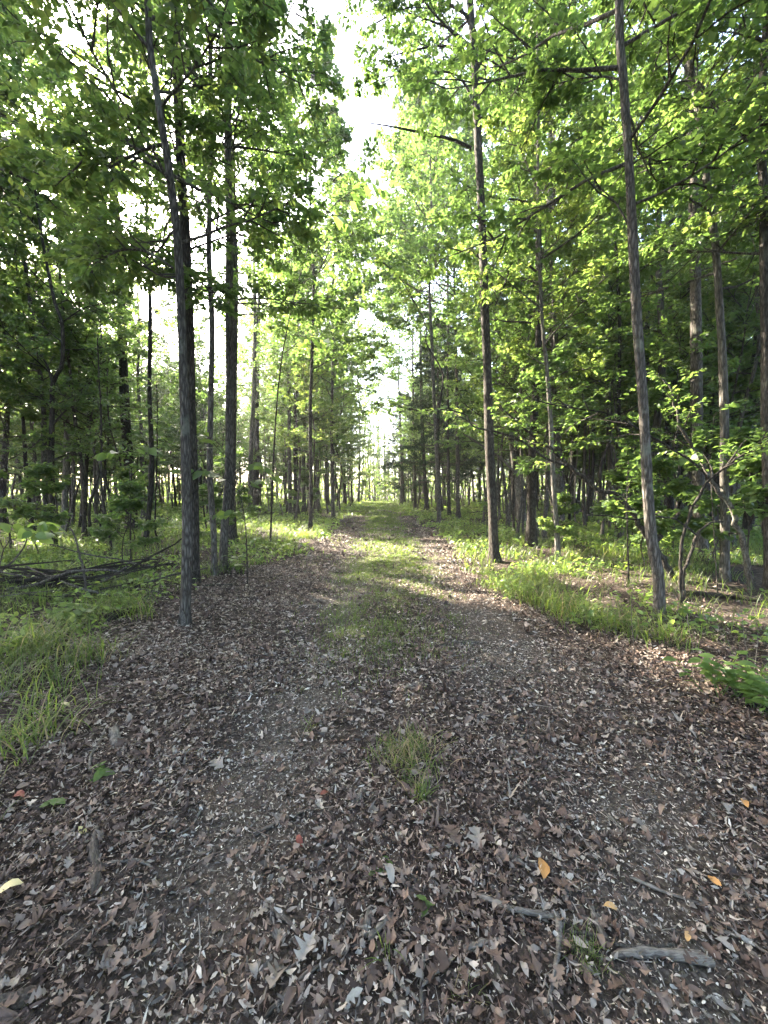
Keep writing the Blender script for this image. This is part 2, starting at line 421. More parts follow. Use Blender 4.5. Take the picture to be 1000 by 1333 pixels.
def limb_mesh(poly, r0, r1, mat, sides=6):
    s = len(poly); v, q = tubes(poly[None], np.linspace(r0, r1, s)[None], sides)
    return MB().add(v, q).mesh('limb', [mat])

# ------------------------------------------------------------------ sun flecks seen on the ground in the photograph
for px, py, r in [(600, 742, .45), (545, 765, .30), (500, 722, .28), (690, 738, .45), (760, 738, .5), (650, 772, .25), (590, 778, .28), (725, 718, .3), (805, 742, .4),
                  (440, 708, .35), (400, 700, .40), (900, 880, .16), (860, 868, .14), (945, 868, .34), (985, 900, .2), (55, 712, .4), (520, 692, .3), (460, 668, .4), (500, 657, .6), (780, 700, .4)]:
    BEAMS.append((G(px, py), r))

# ------------------------------------------------------------------ individually traced trees
def traced_tree(name, label, cat, px, depth=None, d0=12, d1=8, H=13, spec=None, mat=BARK, leafm=LEAF, crown_from=4.5, nl=18, lmax=2.4, seed=1, group=None,
                extra_limbs=(), el0=.15, sides=12, el1=1.0, top_lean=(0, 0), bias=None, prof=None):
    rng = np.random.default_rng(seed)
    b = G(*px[0]) if depth is None else at(px[0][0], px[0][1], depth)
    Y = b[1]
    if depth is not None: b[2] = float(gz(b[0], b[1]))
    pts = [b.copy()] + [at(x, y, Y) for x, y in px[1:]]
    pts[0][2] -= .12
    if pts[-1][2] < H:
        last = pts[-1]; d = nrm((pts[-1] - pts[-2])[None])[0]; d = nrm((d * .35 + np.array([top_lean[0], top_lean[1], .8]))[None])[0]
        k = max(2, int((H - last[2]) / 2))
        for j in range(1, k + 1):
            pts.append(last + d * (H - last[2]) * j / k + rng.normal(0, .07, 3) * np.array([1, 1, 0]))
    poly = spline(np.array(pts) - b, max(18, len(pts) * 4))
    m = len(poly); zz = poly[:, 2]
    d0, d1 = d0 * .86, d1 * .9
    rb = d0 * Y / F_PX / 2; zt = (pts[len(px) - 1] - b)[2]; rt = d1 * Y / F_PX / 2
    rad = np.interp(zz, [0, max(zt, .5), max(H, zt + .5)], [rb, rt, max(.02, rt * .2)] if zt < H - .5 else [rb, rt, rt])
    root = obj(name, None, None, b); root.empty_display_size = .3
    tag(root, label, cat, group)
    obj('trunk', trunk_mesh('trunk', poly, rad, mat, rng, sides), root)
    Ls = []; P = []
    if nl:
        lim, L, u = limb_set(rng, poly, nl, crown_from, H - .6, lmax, el0, el1, prof, bias=bias)
        for i in range(nl):
            r = np.interp(lim[i, 0, 2], zz, rad); r0 = min(.0075 * L[i] + .004, r * .6)
            obj('limb', limb_mesh(lim[i], r0, .004, mat), root)
        P.append(lim); Ls.append(L)
    for e in extra_limbs:
        q = spline(np.array([at(x, y, Y + e.get('dy', 0) * i / max(1, len(e['px']) - 1)) for i, (x, y) in enumerate(e['px'])]) - b, 7)
        obj('limb', limb_mesh(spline(q, 16), e.get('r', .02), .004, mat), root)
        if e.get('leafy', True):
            P.append(q[None]); Ls.append(np.array([max(1.5, e.get('L', np.linalg.norm(q[-1] - q[0])))]))
    if P:
        mb = crown(rng, np.concatenate(P), np.concatenate(Ls), spec or {}, b)
        c = obj('crown', mb.mesh('crown', [leafm, TWIG]), root); c['kind'] = 'stuff'
    return root

NEAR = dict(k2=9, k3=6, kl=11, leaf=.085, simple=True, lw=.56, tw3=True)
MED = dict(k2=8, k3=6, kl=7, leaf=.118, simple=True, lw=.6)
T = traced_tree
scarred = T('pole_oak', 'slim grey tree with pale scar at its foot, dark trunk close behind', 'tree', [(240, 812), (244, 700), (242, 600), (239, 500), (236, 400), (231, 310), (224, 250), (217, 200), (207, 140), (200, 90), (193, 20)],
  d0=15, d1=8, H=12, crown_from=3.9, nl=26, lmax=2.5, seed=11, spec=NEAR, sides=14,
  extra_limbs=[dict(px=[(226, 350), (205, 335), (180, 325), (150, 328), (120, 345)], r=.014, dy=-.4), dict(px=[(218, 232), (190, 200), (165, 185), (158, 165), (156, 140)], r=.014, dy=.5),
               dict(px=[(217, 228), (180, 206), (140, 205), (100, 202)], r=.014, dy=-.6), dict(px=[(228, 360), (205, 358), (170, 335), (110, 340)], r=.012, dy=.8)])
def bark_scar(root):
    # a strip of bare wood where the bark has come off low on the side towards the track
    r = .072; n, k = 7, 6; V = []
    for i in range(n):
        t = i / (n - 1); w = .55 * math.sin(math.pi * (.12 + .8 * t)) * (1 - .35 * t)
        for j in range(k):
            a = -math.pi / 2 + .35 + w * (j / (k - 1) - .5) * 1.3 + .05 * math.sin(5 * t)
            rr = (r + .030 * math.exp(-t * 2.2)) * (1 + .03 * math.sin(3 * j + 5 * t)) + .004
            V.append((rr * math.cos(a), rr * math.sin(a), .01 + .17 * t))
    q = [[i * k + j, i * k + j + 1, (i + 1) * k + j + 1, (i + 1) * k + j] for i in range(n - 1) for j in range(k - 1)]
    o = obj('bark_scar', MB().add(V, np.array(q)).mesh('bark_scar', [DEAD]), root); o['label'] = 'pale strip of bare wood at the trunk foot'
bark_scar(scarred)
T('oak_tree', 'dark trunk directly behind the slim tree with the scarred foot', 'tree', [(254, 758), (252, 650), (249, 550), (247, 450), (244, 380), (241, 300), (236, 230), (234, 180), (232, 130), (230, 40)],
  d0=14, d1=12, H=15, crown_from=5.0, nl=24, lmax=2.9, seed=12, spec=NEAR, mat=BARK_D, sides=12,
  extra_limbs=[dict(px=[(247, 365), (262, 368), (272, 380), (275, 395)], r=.016, dy=-.5), dict(px=[(237, 205), (252, 190), (262, 165), (262, 150)], r=.016, dy=.3)])
T('oak_tree', 'slender trunk with a small bend, between the scarred tree and the crooked one', 'tree', [(279, 748), (278, 690), (275, 650), (273, 600), (275, 500), (276, 420), (272, 330), (273, 250), (274, 150)],
  d0=9, d1=6, H=13, crown_from=4.2, nl=18, lmax=2.2, seed=13, spec=NEAR)
T('oak_tree', 'crooked grey trunk leaning then straightening, at the edge of the rut', 'tree', [(290, 742), (292, 690), (296, 640), (298, 600), (299, 500), (298, 400), (299, 300), (297, 220), (296, 120)],
  d0=12, d1=9, H=14, crown_from=4.6, nl=22, lmax=2.7, seed=14, spec=NEAR)
T('oak_tree', 'trunk with flared roots hidden behind the crooked grey trunk', 'tree', [(303, 709), (302, 650), (303, 560), (305, 450), (306, 330)], d0=11, d1=8, H=15, crown_from=5.5, nl=16, lmax=2.8, seed=15, mat=BARK_D, spec=MED)
T('hickory_tree', 'pale split-looking trunk beside a near-black one, in tall grass', 'tree', [(326, 679), (326, 620), (328, 560), (331, 500), (332, 400)], d0=7, d1=5, H=16, crown_from=5, nl=16, lmax=3, seed=16, mat=BARK_L, spec=MED)
T('oak_tree', 'near-black trunk standing against the pale split-looking one', 'tree', [(333, 668), (334, 600), (334, 520), (336, 430)], d0=9, d1=6, H=17, crown_from=6, nl=16, lmax=3.4, seed=17, mat=BARK_D, spec=MED)
rowl = [((378, 673), 6, 'straight smooth pole beginning the row of trunks along the grassy edge', BARK), ((386, 671), 8, 'thick dark trunk second in the row along the grassy edge', BARK_D), ((396, 669), 6, 'grey trunk third in the row along the grassy edge', BARK),
        ((414, 664), 5.5, 'lone grey trunk fourth in the row along the grassy edge', BARK), ((427, 660), 5, 'nearer of two close grey poles further down the row', BARK), ((433, 661), 4.5, 'farther of two close grey poles further down the row', BARK_L),
        ((449, 657), 4, 'thin pole where the left rut fades into grass', BARK_D), ((458, 655), 3.5, 'last thin pole before the track reaches the bright clearing', BARK_D)]
for i, ((x, y), w, lab, mt) in enumerate(rowl):
    T('roadside_tree', lab, 'tree', [(x, y), (x - 1, y - 80), (x + (i % 3 - 1) * 2, y - 180), (x + (i % 3 - 1) * 3, y - 260)], d0=w, d1=w * .7, H=[15, 15, 16, 19, 20, 22, 25, 27][i], crown_from=[4, 5, 4, 5, 5, 6, 7, 7][i], nl=[20, 20, 20, 24, 26, 30, 36, 38][i], lmax=[2.9, 2.9, 2.9, 3.4, 3.6, 4.2, 4.8, 5.2][i], seed=30 + i, mat=mt,
      leafm=[LEAF, LEAF_B][i % 2], spec=dict(k2=8, k3=6, kl=7, leaf=.14, simple=True, lw=.6))
T('oak_tree', 'broad trunk with flared dark base in the grassy wood', 'tree', [(172, 693), (170, 655), (168, 610), (164, 560), (161, 500), (160, 450), (158, 400), (156, 320)], d0=15, d1=9, H=16, crown_from=5.5, nl=22, lmax=3.4, seed=40, mat=BARK_D, spec=MED, sides=14)
T('forked_tree', 'dark trunk forking into a Y above two crooked side branches', 'tree', [(71, 716), (68, 660), (67, 600), (68, 540), (69, 498), (80, 478), (82, 445), (80, 415), (72, 396)], d0=9, d1=4, H=9, crown_from=3.2, nl=14, lmax=2.0, seed=41, mat=BARK_D, spec=NEAR,
  extra_limbs=[dict(px=[(69, 500), (60, 472), (47, 455), (38, 430)], r=.03), dict(px=[(70, 552), (85, 535), (100, 525), (107, 510)], r=.025), dict(px=[(70, 598), (90, 590), (101, 580), (105, 570)], r=.02), dict(px=[(66, 530), (52, 518), (38, 512)], r=.015)])
T('oak_tree', 'straight pale trunk just behind the dark forked one', 'tree', [(84, 694), (85, 640), (87, 560), (88, 480), (89, 400)], d0=8, d1=5, H=15, crown_from=5, nl=16, lmax=2.9, seed=42, mat=BARK_L, spec=MED)
for i, (p, w, lab, mt) in enumerate([([(94, 688), (96, 620), (98, 560), (103, 500)], 5, 'thin trunk curving beside the pale one behind the fork', BARK), ([(104, 691), (109, 640), (113, 600), (116, 520)], 6, 'black trunk leaning outward against the bright clearing', BARK_D),
                               ([(126, 684), (124, 620), (124, 560), (126, 480)], 5, 'grey pole between the leaning black trunk and the flared broad one', BARK), ([(3, 690), (5, 620), (9, 540), (10, 460), (3, 390)], 8, 'curved dark trunk beyond the brush pile', BARK_D),
                               ([(48, 690), (50, 640), (44, 580), (38, 520)], 5, 'faint leaning trunk between brush pile and fork', BARK), ([(187, 678), (186, 620), (184, 560)], 6, 'short pale trunk behind the broad flared one', BARK_L)]):
    T('wood_tree', lab, 'tree', p, d0=w, d1=w * .7, H=13, crown_from=4.5, nl=14, lmax=2.5, seed=50 + i, mat=mt, spec=dict(k2=8, k3=6, kl=8, leaf=.10, simple=True))
# other side of the track
T('oak_tree', 'tall black-footed trunk standing alone in the sunlit verge grass', 'tree', [(644, 731), (641, 660), (638, 600), (636, 540), (634, 470), (631, 400), (628, 300), (623, 200), (620, 130), (617, 60), (612, 0)], d0=14, d1=9, H=17, crown_from=8.8, nl=24, lmax=3.0, seed=60, mat=BARK_D, sides=16, spec=dict(k2=9, k3=6, kl=10, leaf=.10, simple=True, tw3=True, lw=.56), bias=0.2,
  extra_limbs=[dict(px=[(614, 193), (590, 182), (560, 175), (500, 163), (448, 156)], r=.035, leafy=False), dict(px=[(620, 150), (600, 100), (560, 95), (505, 100), (470, 118)], r=.03, L=1.6), dict(px=[(618, 70), (590, 40), (540, 20), (490, 0)], r=.03, L=1.6),
               dict(px=[(619, 75), (585, 60), (535, 66), (478, 84)], r=.03, L=2.4), dict(px=[(615, 25), (570, 0), (520, 15), (468, 40)], r=.03, L=2.4), dict(px=[(617, 45), (600, 10), (570, -30)], r=.03, L=2.2), dict(px=[(632, 400), (650, 385), (672, 330), (690, 300)], r=.02), dict(px=[(621, 90), (650, 40), (665, 0)], r=.03, L=1.6)])
T('maple_tree', 'slim smooth-curved trunk at the leafy track edge beside arching stems', 'tree', [(859, 806), (857, 750), (850, 715), (846, 680), (843, 640), (841, 600), (838, 540), (833, 470), (828, 400), (823, 300), (818, 200), (811, 100), (806, 0)], d0=15, d1=10, H=12, crown_from=4.4, nl=24, lmax=2.7, seed=61, leafm=LEAF_B, spec=dict(k2=9, k3=6, kl=11, leaf=.085, flat=.25, tilt=.35, simple=True, tw3=True, lw=.58), sides=14, el0=.05,
  extra_limbs=[dict(px=[(815, 108), (790, 100), (750, 103), (715, 112)], r=.012, dy=.5), dict(px=[(823, 215), (840, 205), (870, 215), (905, 220)], r=.01, dy=.5), dict(px=[(824, 305), (800, 262), (770, 240), (720, 218)], r=.012, dy=.6)])
T('oak_tree', 'short-lit stem with a white sunlit patch at its foot', 'tree', [(727, 729), (725, 690), (722, 650), (719, 600), (717, 550), (712, 480), (706, 420), (702, 330)], d0=8, d1=4, H=9, crown_from=3.6, nl=16, lmax=1.9, seed=62, mat=BARK_L, leafm=LEAF_B, spec=NEAR)
T('oak_tree', 'thick grey trunk behind the stem with the white sunlit foot', 'tree', [(729, 692), (727, 620), (725, 560), (723, 500), (722, 450), (718, 380), (716, 300)], d0=13, d1=10, H=16, crown_from=5.5, nl=20, lmax=3.2, seed=63, spec=MED)
T('oak_tree', 'tall straight reddish-grey trunk behind the arching stems', 'tree', [(913, 722), (911, 660), (908, 600), (907, 500), (906, 400), (905, 300), (902, 200), (900, 130), (896, 40)], d0=16, d1=11, H=16, crown_from=6, nl=24, lmax=2.9, seed=64, leafm=LEAF_B, spec=NEAR, sides=14,
  extra_limbs=[dict(px=[(904, 330), (880, 320), (855, 318)], r=.02)])
T('maple_tree', 'lichen-spotted slim trunk curving toward the track higher up', 'tree', [(943, 756), (944, 700), (943, 640), (943, 560), (941, 480), (938, 420), (932, 330), (925, 270), (915, 200), (905, 120), (893, 40)], d0=12, d1=7, H=12, crown_from=4.2, nl=24, lmax=2.5, seed=65, mat=BARK_L, leafm=LEAF_B, spec=dict(k2=9, k3=6, kl=11, leaf=.085, flat=.25, tilt=.35, simple=True, tw3=True, lw=.58),
  extra_limbs=[dict(px=[(905, 100), (935, 140), (965, 175), (1000, 185)], r=.016, leafy=True), dict(px=[(897, 205), (935, 210), (970, 285), (985, 330)], r=.014)])
T('oak_tree', 'trunk with a dead stub fork, bent like an elbow in the thicket', 'tree', [(874, 692), (872, 640), (869, 570), (872, 530), (877, 500), (883, 460), (889, 435), (897, 400), (900, 340)], d0=9, d1=6, H=11, crown_from=4.4, nl=14, lmax=2.2, seed=66, mat=BARK_D, spec=MED)
T('oak_tree', 'sun-streaked trunk deep in the wood behind the leaning sapling', 'tree', [(797, 680), (795, 620), (793, 560), (790, 480), (788, 400)], d0=8, d1=6, H=16, crown_from=6, nl=16, lmax=3.2, seed=67, mat=BARK_L, spec=MED)
T('oak_tree', 'rough brown trunk beside the end of the arching branch', 'tree', [(1004, 770), (1000, 650), (998, 560), (997, 450), (995, 350), (994, 250), (990, 150)], d0=14, d1=9, H=13, crown_from=4.2, nl=24, lmax=2.6, seed=68, leafm=LEAF_B, spec=NEAR)
T('leaning_tree', 'thin trunk slanting away from the track behind the arching branch', 'tree', [(950, 700), (958, 640), (968, 590), (978, 555), (985, 520), (990, 490), (997, 455), (1003, 420)], d0=8, d1=7, H=7, crown_from=4.2, nl=10, lmax=2.0, seed=69, spec=NEAR)
for i, (p, w, lab, mt) in enumerate([([(556, 665), (553, 620), (550, 560), (548, 480)], 6, 'dark slightly leaning trunk at the edge beyond the sunlit patch', BARK_D), ([(585, 672), (584, 620), (583, 560)], 5, 'narrow trunk right beside the wide black cedar foot', BARK), ([(597, 676), (596, 620), (595, 540), (594, 460)], 6, 'grey trunk nearest to the black-footed one', BARK),
                               ([(522, 658), (523, 600), (520, 520)], 4, 'slim far trunk just past the farther cedar', BARK), ([(541, 661), (540, 610), (538, 540)], 4.5, 'slim trunk between the two dark cedars', BARK_D), ([(572, 682), (570, 620), (566, 540), (562, 440)], 6, 'tall slim trunk in grass before the wide-footed cedar', BARK_L), ([(434, 678), (433, 620), (432, 540), (434, 450)], 5.5, 'slim pole in tall grass leaning gently over the track', BARK), ([(404, 694), (405, 620), (404, 540), (407, 440)], 6, 'slender roadside trunk just before the sunlit yellow grass clump', BARK_D), ([(762, 690), (760, 640), (762, 560), (765, 480)], 5, 'straight slim trunk behind the long leaning sapling', BARK), ([(668, 670), (666, 600), (665, 520)], 6, 'dark short-looking trunk behind the fallen pale pole', BARK_D)]):
    T('roadside_tree', lab, 'tree', p, d0=w, d1=w * .7, H=[27, 19, 20, 26, 23, 18.5, 16.5, 16, 14, 14][i], crown_from=[9, 9, 9, 9, 9, 9, 5.5, 5.5, 5, 5][i], nl=[50, 30, 36, 40, 36, 40, 36, 34, 18, 16][i], lmax=[5.8, 4.4, 4.6, 5.2, 4.6, 4.2, 3.6, 3.1, 2.6, 2.6][i], seed=70 + i, mat=mt, bias=[3.1, 3.3, 2.9, 3.1, 3.1, 3.1, .1, .2, None, None][i], leafm=[LEAF_B, LEAF, LEAF, LEAF_B, LEAF, LEAF, LEAF_B, LEAF, LEAF, LEAF][i], spec=dict(k2=8, k3=6, kl=7, leaf=.165, simple=True, lw=.62))
# crowns reaching into the picture from trees standing just outside it
for i, (x, y, H, lab, lm) in enumerate([(-6.0, 4.6, 12, 'tall oak leaning its crown over the brush pile', LEAF), (-3.9, 2.2, 11, 'oak whose lower limbs hang above the grassy verge', LEAF), (6.3, 4.6, 12, 'maple spreading flat sprays above the thicket of arching stems', LEAF_B), (4.2, 2.0, 11, 'maple whose limbs hang above the leafy verge plant', LEAF_B)]):
    d = np.array([x, y, 0.0]); rel = x / y * F_PX + CX
    b = np.array([x, y, float(gz(x, y))])
    py = lambda z: CY + F_PX * (math.tan(math.atan2(CAM_H - z, y) - PITCH))
    T('overhanging_tree', lab, 'tree', [(rel, py(0)), (rel + 4, py(2)), (rel - 3, py(4)), (rel + 3, py(6.5))], depth=y, d0=.2 / y * F_PX, d1=.12 / y * F_PX, H=H, crown_from=4.4, nl=22, lmax=2.9, seed=80 + i, leafm=lm, spec=NEAR)

# ------------------------------------------------------------------ background wood: prototypes copied many times
def proto(seed, H, r, c0, nl, lmax, spec, mat, leafm, lean=.25, el0=.1, prof=None, sides=8):
    rng = np.random.default_rng(seed)
    k = 8; z = np.linspace(-.15, H, k)
    off = np.cumsum(rng.normal(0, lean * .35, (k, 2)), axis=0); off -= off[0]
    poly = spline(np.column_stack([off, z]), 20)
    rad = r * (1 - .85 * np.linspace(0, 1, 20) ** 1.2)
    tm = trunk_mesh('trunk', poly, rad, mat, rng, sides)
    lim, L, u = limb_set(rng, poly, nl, c0, H - .3, lmax, el0, 1.0, prof)
    mb = crown(rng, lim, L, spec)
    v, q = tubes(lim, np.linspace(1, .2, lim.shape[1])[None] * (.010 * L + .004)[:, None], 4); mb.add(v, q, 1, .5)
    return dict(trunk=tm, crown=mb.mesh('crown', [leafm, TWIG]), R=lmax, c0=c0, H=H, pts=np.concatenate([a for a, _ in mb.v])[::25])
BG = dict(k2=9, k3=6, kl=9, leaf=.125, simple=True, lw=.6)
UN = dict(k2=8, k3=5, kl=7, leaf=.095, simple=True, flat=.25, tilt=.35, lw=.62)
P_TALL = [proto(201, 21, .15, 6.0, 34, 3.8, BG, BARK, LEAF), proto(202, 18, .115, 4.8, 32, 3.3, BG, BARK_D, LEAF), proto(203, 20, .13, 5.4, 32, 3.6, BG, BARK_L, LEAF_B), proto(204, 15, .08, 3.8, 26, 2.6, BG, BARK, LEAF_B, .35),
          proto(205, 16, .09, 4.2, 28, 2.8, BG, BARK_D, LEAF, .3), proto(206, 13, .06, 3.4, 24, 2.2, BG, BARK, LEAF, .4)]
P_UND = [proto(211, 5.8, .032, 2.2, 16, 1.8, UN, BARK_D, LEAF_B, .3, 0.0), proto(212, 4.4, .024, 1.7, 13, 1.4, UN, BARK_D, LEAF, .3, 0.0), proto(213, 7.5, .045, 2.8, 20, 2.0, UN, BARK, LEAF_B, .35, .05), proto(214, 2.0, .012, .5, 8, .7, UN, TWIG, LEAF_B, .25, .1)]
SL = dict(k2=6, k3=4, kl=6, leaf=.12, simple=True, lw=.6)
P_POLE = [proto(221, 11, .042, 4.5, 14, 1.5, SL, BARK_D, LEAF_B, .35, .2), proto(222, 9, .033, 3.6, 12, 1.3, SL, BARK, LEAF, .45, .2), proto(223, 12.5, .055, 5.5, 14, 1.7, SL, BARK_D, LEAF, .3, .3), proto(224, 8, .028, 3.2, 10, 1.1, SL, BARK_L, LEAF_B, .5, .2)]
def place(name, pr, x, y, s, rz, tilt, label, cat, group):
    root = obj(name, None, None, (x, y, float(gz(x, y)))); root.empty_display_size = .3
    root.rotation_euler = (tilt[0], tilt[1], rz); root.scale = (s, s, s)
    tag(root, label, cat, group)
    obj('trunk', pr['trunk'], root)
    c = obj('crown', pr['crown'], root); c['kind'] = 'stuff'
    return root
HAND = [(o.location.x, o.location.y) for o in COL.objects if o.type == 'EMPTY']
rs = random.Random(77)
from mathutils import Euler
def lane_block(x, y, pr, s, rz, tilt):
    R = np.array(Euler((tilt[0], tilt[1], rz)).to_matrix()) * s
    P = pr['pts'] @ R.T + np.array([x, y, float(gz(x, y))])
    return (~beam_keep(P, .08)).sum() > 5
spots = list(HAND)
def try_spot(ymin, ymax, gap, inner, pw=1.0):
    y = ymin + (ymax - ymin) * rs.random() ** pw
    x = rs.uniform(-1, 1) * (y * 1.05 + 2.5)
    if abs(x - float(path_c(y))) < inner * (1 - .8 * max(0.0, (y - 40) / 22)): return None
    if ymin < 45 and y < 27 and 498 < CX + F_PX * x / y < 628: return None
    for (a, b) in spots:
        if (a - x) ** 2 + (b - y) ** 2 < gap * gap: return None
    return x, y
SIDE = {True: 'on the brush-pile side of the track', False: 'on the arching-stem side of the track'}
KIND = ['thick grey-barked', 'dark-barked', 'pale-barked', 'slender grey', 'slim dark-barked', 'thin wavy']
n_t = 0; tries = 0
while n_t < 270 and tries < 30000:
    tries += 1
    q = try_spot(9.5, 62, 1.75, 2.9, .8)
    if q is None: continue
    if q[0] < -4 and q[1] > 26 and rs.random() < .6: continue
    k = rs.choices(range(6), [2, 3, 2, 4, 4, 6])[0]; s = rs.uniform(.85, 1.15); rz = rs.uniform(0, 6.28); tl = (rs.gauss(0, .035), rs.gauss(0, .035))
    if q[1] < 36 and lane_block(q[0], q[1], P_TALL[k], s, rz, tl): continue
    spots.append(q); n_t += 1
    far = 'deep in the wood' if q[1] > 28 else 'midway into the wood'
    left = q[0] < 0
    place('forest_tree', P_TALL[k], q[0], q[1], s, rz, tl,
          '%s tree %s %s' % (KIND[k], far, SIDE[left]), 'tree', '%s trees %s %s' % (KIND[k], far, SIDE[left]))
# trees added beyond the brush pile so that their crowns shade the foreground
n_t = 0; tries = 0
SHADE = [(-1.6, 1.3), (-.8, 1.2), (0, 1.3), (.6, 1.6), (-1.4, 2.3), (-.7, 2.4), (.2, 2.6), (-1, 3.2), (1.5, 1.4), (2, 2.4), (-2.5, 2.6), (-3, 4)]
hl = math.hypot(SUN_DIR[0], SUN_DIR[1])
while n_t < 11 and tries < 3000:
    tries += 1
    t = SHADE[tries % len(SHADE)]; h = rs.uniform(7, 15); al = h / math.tan(SUN_EL)
    x = t[0] + SUN_DIR[0] / hl * al + rs.gauss(0, .8); y = t[1] + SUN_DIR[1] / hl * al + rs.gauss(0, .8)
    if any((a - x) ** 2 + (b - y) ** 2 < 1.6 for a, b in spots): continue
    k = rs.choices(range(6), [0, 1, 0, 5, 5, 6])[0]; s = rs.uniform(.9, 1.15); rz = rs.uniform(0, 6.28); tl = (rs.gauss(0, .03), rs.gauss(0, .03))
    if lane_block(x, y, P_TALL[k], s, rz, tl): continue
    spots.append((x, y)); n_t += 1
    place('forest_tree', P_TALL[k], x, y, s, rz, tl, '%s tree added beyond the brush pile to shade the foreground' % KIND[k], 'tree', '%s trees added for shade beyond the brush pile' % KIND[k])
# unseen trees added beside and behind the viewpoint to shade the track
n_t = 0; tries = 0
while n_t < 62 and tries < 8000:
    tries += 1
    y = rs.uniform(-20, 22); x = rs.uniform(-26, 20)
    if abs(x - .1) < 3.0 or (y > 0 and abs(x) < y * 1.05 + 2.0): continue
    if any((a - x) ** 2 + (b - y) ** 2 < 4.8 for a, b in spots): continue
    k = rs.choices(range(6), [3, 4, 3, 3, 4, 2])[0]; s = rs.uniform(.85, 1.15); rz = rs.uniform(0, 6.28); tl = (rs.gauss(0, .03), rs.gauss(0, .03))
    if lane_block(x, y, P_TALL[k], s, rz, tl): continue
    spots.append((x, y)); n_t += 1
    place('forest_tree', P_TALL[k], x, y, s, rz, tl, '%s unseen tree added beside the near stretch %s' % (KIND[k], SIDE[x < 0]), 'tree', '%s unseen trees added for shade beside the near stretch %s' % (KIND[k], SIDE[x < 0]))
PK = ['dark whip-straight pole', 'thin wavering grey pole', 'dark slim pole', 'pale crooked pole']
n_p = 0; tries = 0
while n_p < 200 and tries < 30000:
    tries += 1
    q = try_spot(8.5, 46, .55, 2.5, .9)
    if q is None: continue
    k = rs.choices(range(4), [3, 3, 3, 2])[0]; s = rs.uniform(.85, 1.2); rz = rs.uniform(0, 6.28); tl = (rs.gauss(0, .05), rs.gauss(0, .05))
    if q[1] < 30 and lane_block(q[0], q[1], P_POLE[k], s, rz, tl): continue
    spots.append(q); n_p += 1; far = 'far back' if q[1] > 22 else 'among the thicker trunks'
    place('pole_tree', P_POLE[k], q[0], q[1], s, rz, tl, '%s %s %s' % (PK[k], far, SIDE[q[0] < 0]), 'tree', '%s %s %s' % (PK[k], far, SIDE[q[0] < 0]))
UK = ['leafy understory tree', 'small leafy sapling', 'tall understory tree', 'low leafy shrub']
n_u = 0; tries = 0
while n_u < 285 and tries < 30000:
    tries += 1
    q = try_spot(8.5, 46, .75, 2.7, .8)
    if q is None: continue
    k = rs.choices(range(4), [4, 3, 7, 2])[0]; s = rs.uniform(.8, 1.25) if q[1] < 14 else rs.uniform(.95, 1.5)
    if k == 3 and q[1] < 9: continue
    rz = rs.uniform(0, 6.28); tl = (rs.gauss(0, .06), rs.gauss(0, .06))
    if q[1] < 25 and lane_block(q[0], q[1], P_UND[k], s, rz, tl): continue
    spots.append(q); n_u += 1; left = q[0] < 0
    far = 'far back' if q[1] > 22 else 'among the trunks'
    place('understory_tree', P_UND[k], q[0], q[1], s, rz, tl,
          '%s %s %s' % (UK[k], far, SIDE[left]), 'sapling' if k in (1, 3) else 'tree', '%s %s %s' % (UK[k], far, SIDE[left]))

for i, (x, y, k, sc_) in enumerate([(4.2, 6.3, 3, 1.0), (5.4, 5.6, 3, 1.2), (6.2, 7.0, 3, 1.3), (4.9, 7.6, 3, 1.1), (7.2, 6.4, 1, .9), (3.6, 7.9, 3, .7), (6.8, 9.0, 0, .9), (8.8, 7.2, 1, .9)]):
    place('thicket_shrub', P_UND[k], x, y, sc_, i * 1.3, (.05 * math.sin(i), .05 * math.cos(i)), 'fine-leaved shrub in the tangled thicket behind the arching stems', 'shrub', 'shrubs of the thicket')
for i, (x, y, k, sc_) in enumerate([(-4.6, 6.6, 3, .8), (-7.0, 7.6, 3, 1.0), (-3.6, 8.2, 3, .8), (-8.6, 8.8, 1, .9)]):
    place('thicket_shrub', P_UND[k], x, y, sc_, i * 1.7, (.05 * math.sin(i), .05 * math.cos(i)), 'leafy young shrub in the grass behind the brush pile', 'shrub', 'shrubs behind the brush pile')
for i, (x, y, k, sc_) in enumerate([(-5.6, 10.2, 2, .95), (-8.8, 11.5, 2, 1.0), (-4.2, 12.4, 0, 1.1), (-11.5, 13.0, 2, 1.05), (-6.8, 14.0, 2, 1.1), (-3.6, 15.5, 2, 1.0), (-10.2, 16.5, 2, 1.2), (-13.5, 15.5, 2, 1.1),
                                     (4.4, 12.2, 2, .95), (6.6, 11.6, 2, 1.0), (9.2, 10.6, 2, 1.0), (8.0, 13.6, 2, 1.1), (11.6, 13.2, 2, 1.1), (5.2, 15.8, 2, 1.1), (10.2, 16.4, 2, 1.2)]):
    if lane_block(x, y, P_UND[k], sc_, i * 1.9 + .4, (.04 * math.sin(2 * i), .04 * math.cos(3 * i))): continue
    place('leafy_pole_tree', P_UND[k], x, y, sc_, i * 1.9 + .4, (.04 * math.sin(2 * i), .04 * math.cos(3 * i)), 'loose-crowned young tree leafing low between the trunks %s' % SIDE[x < 0], 'tree', 'young trees leafing low %s' % SIDE[x < 0])
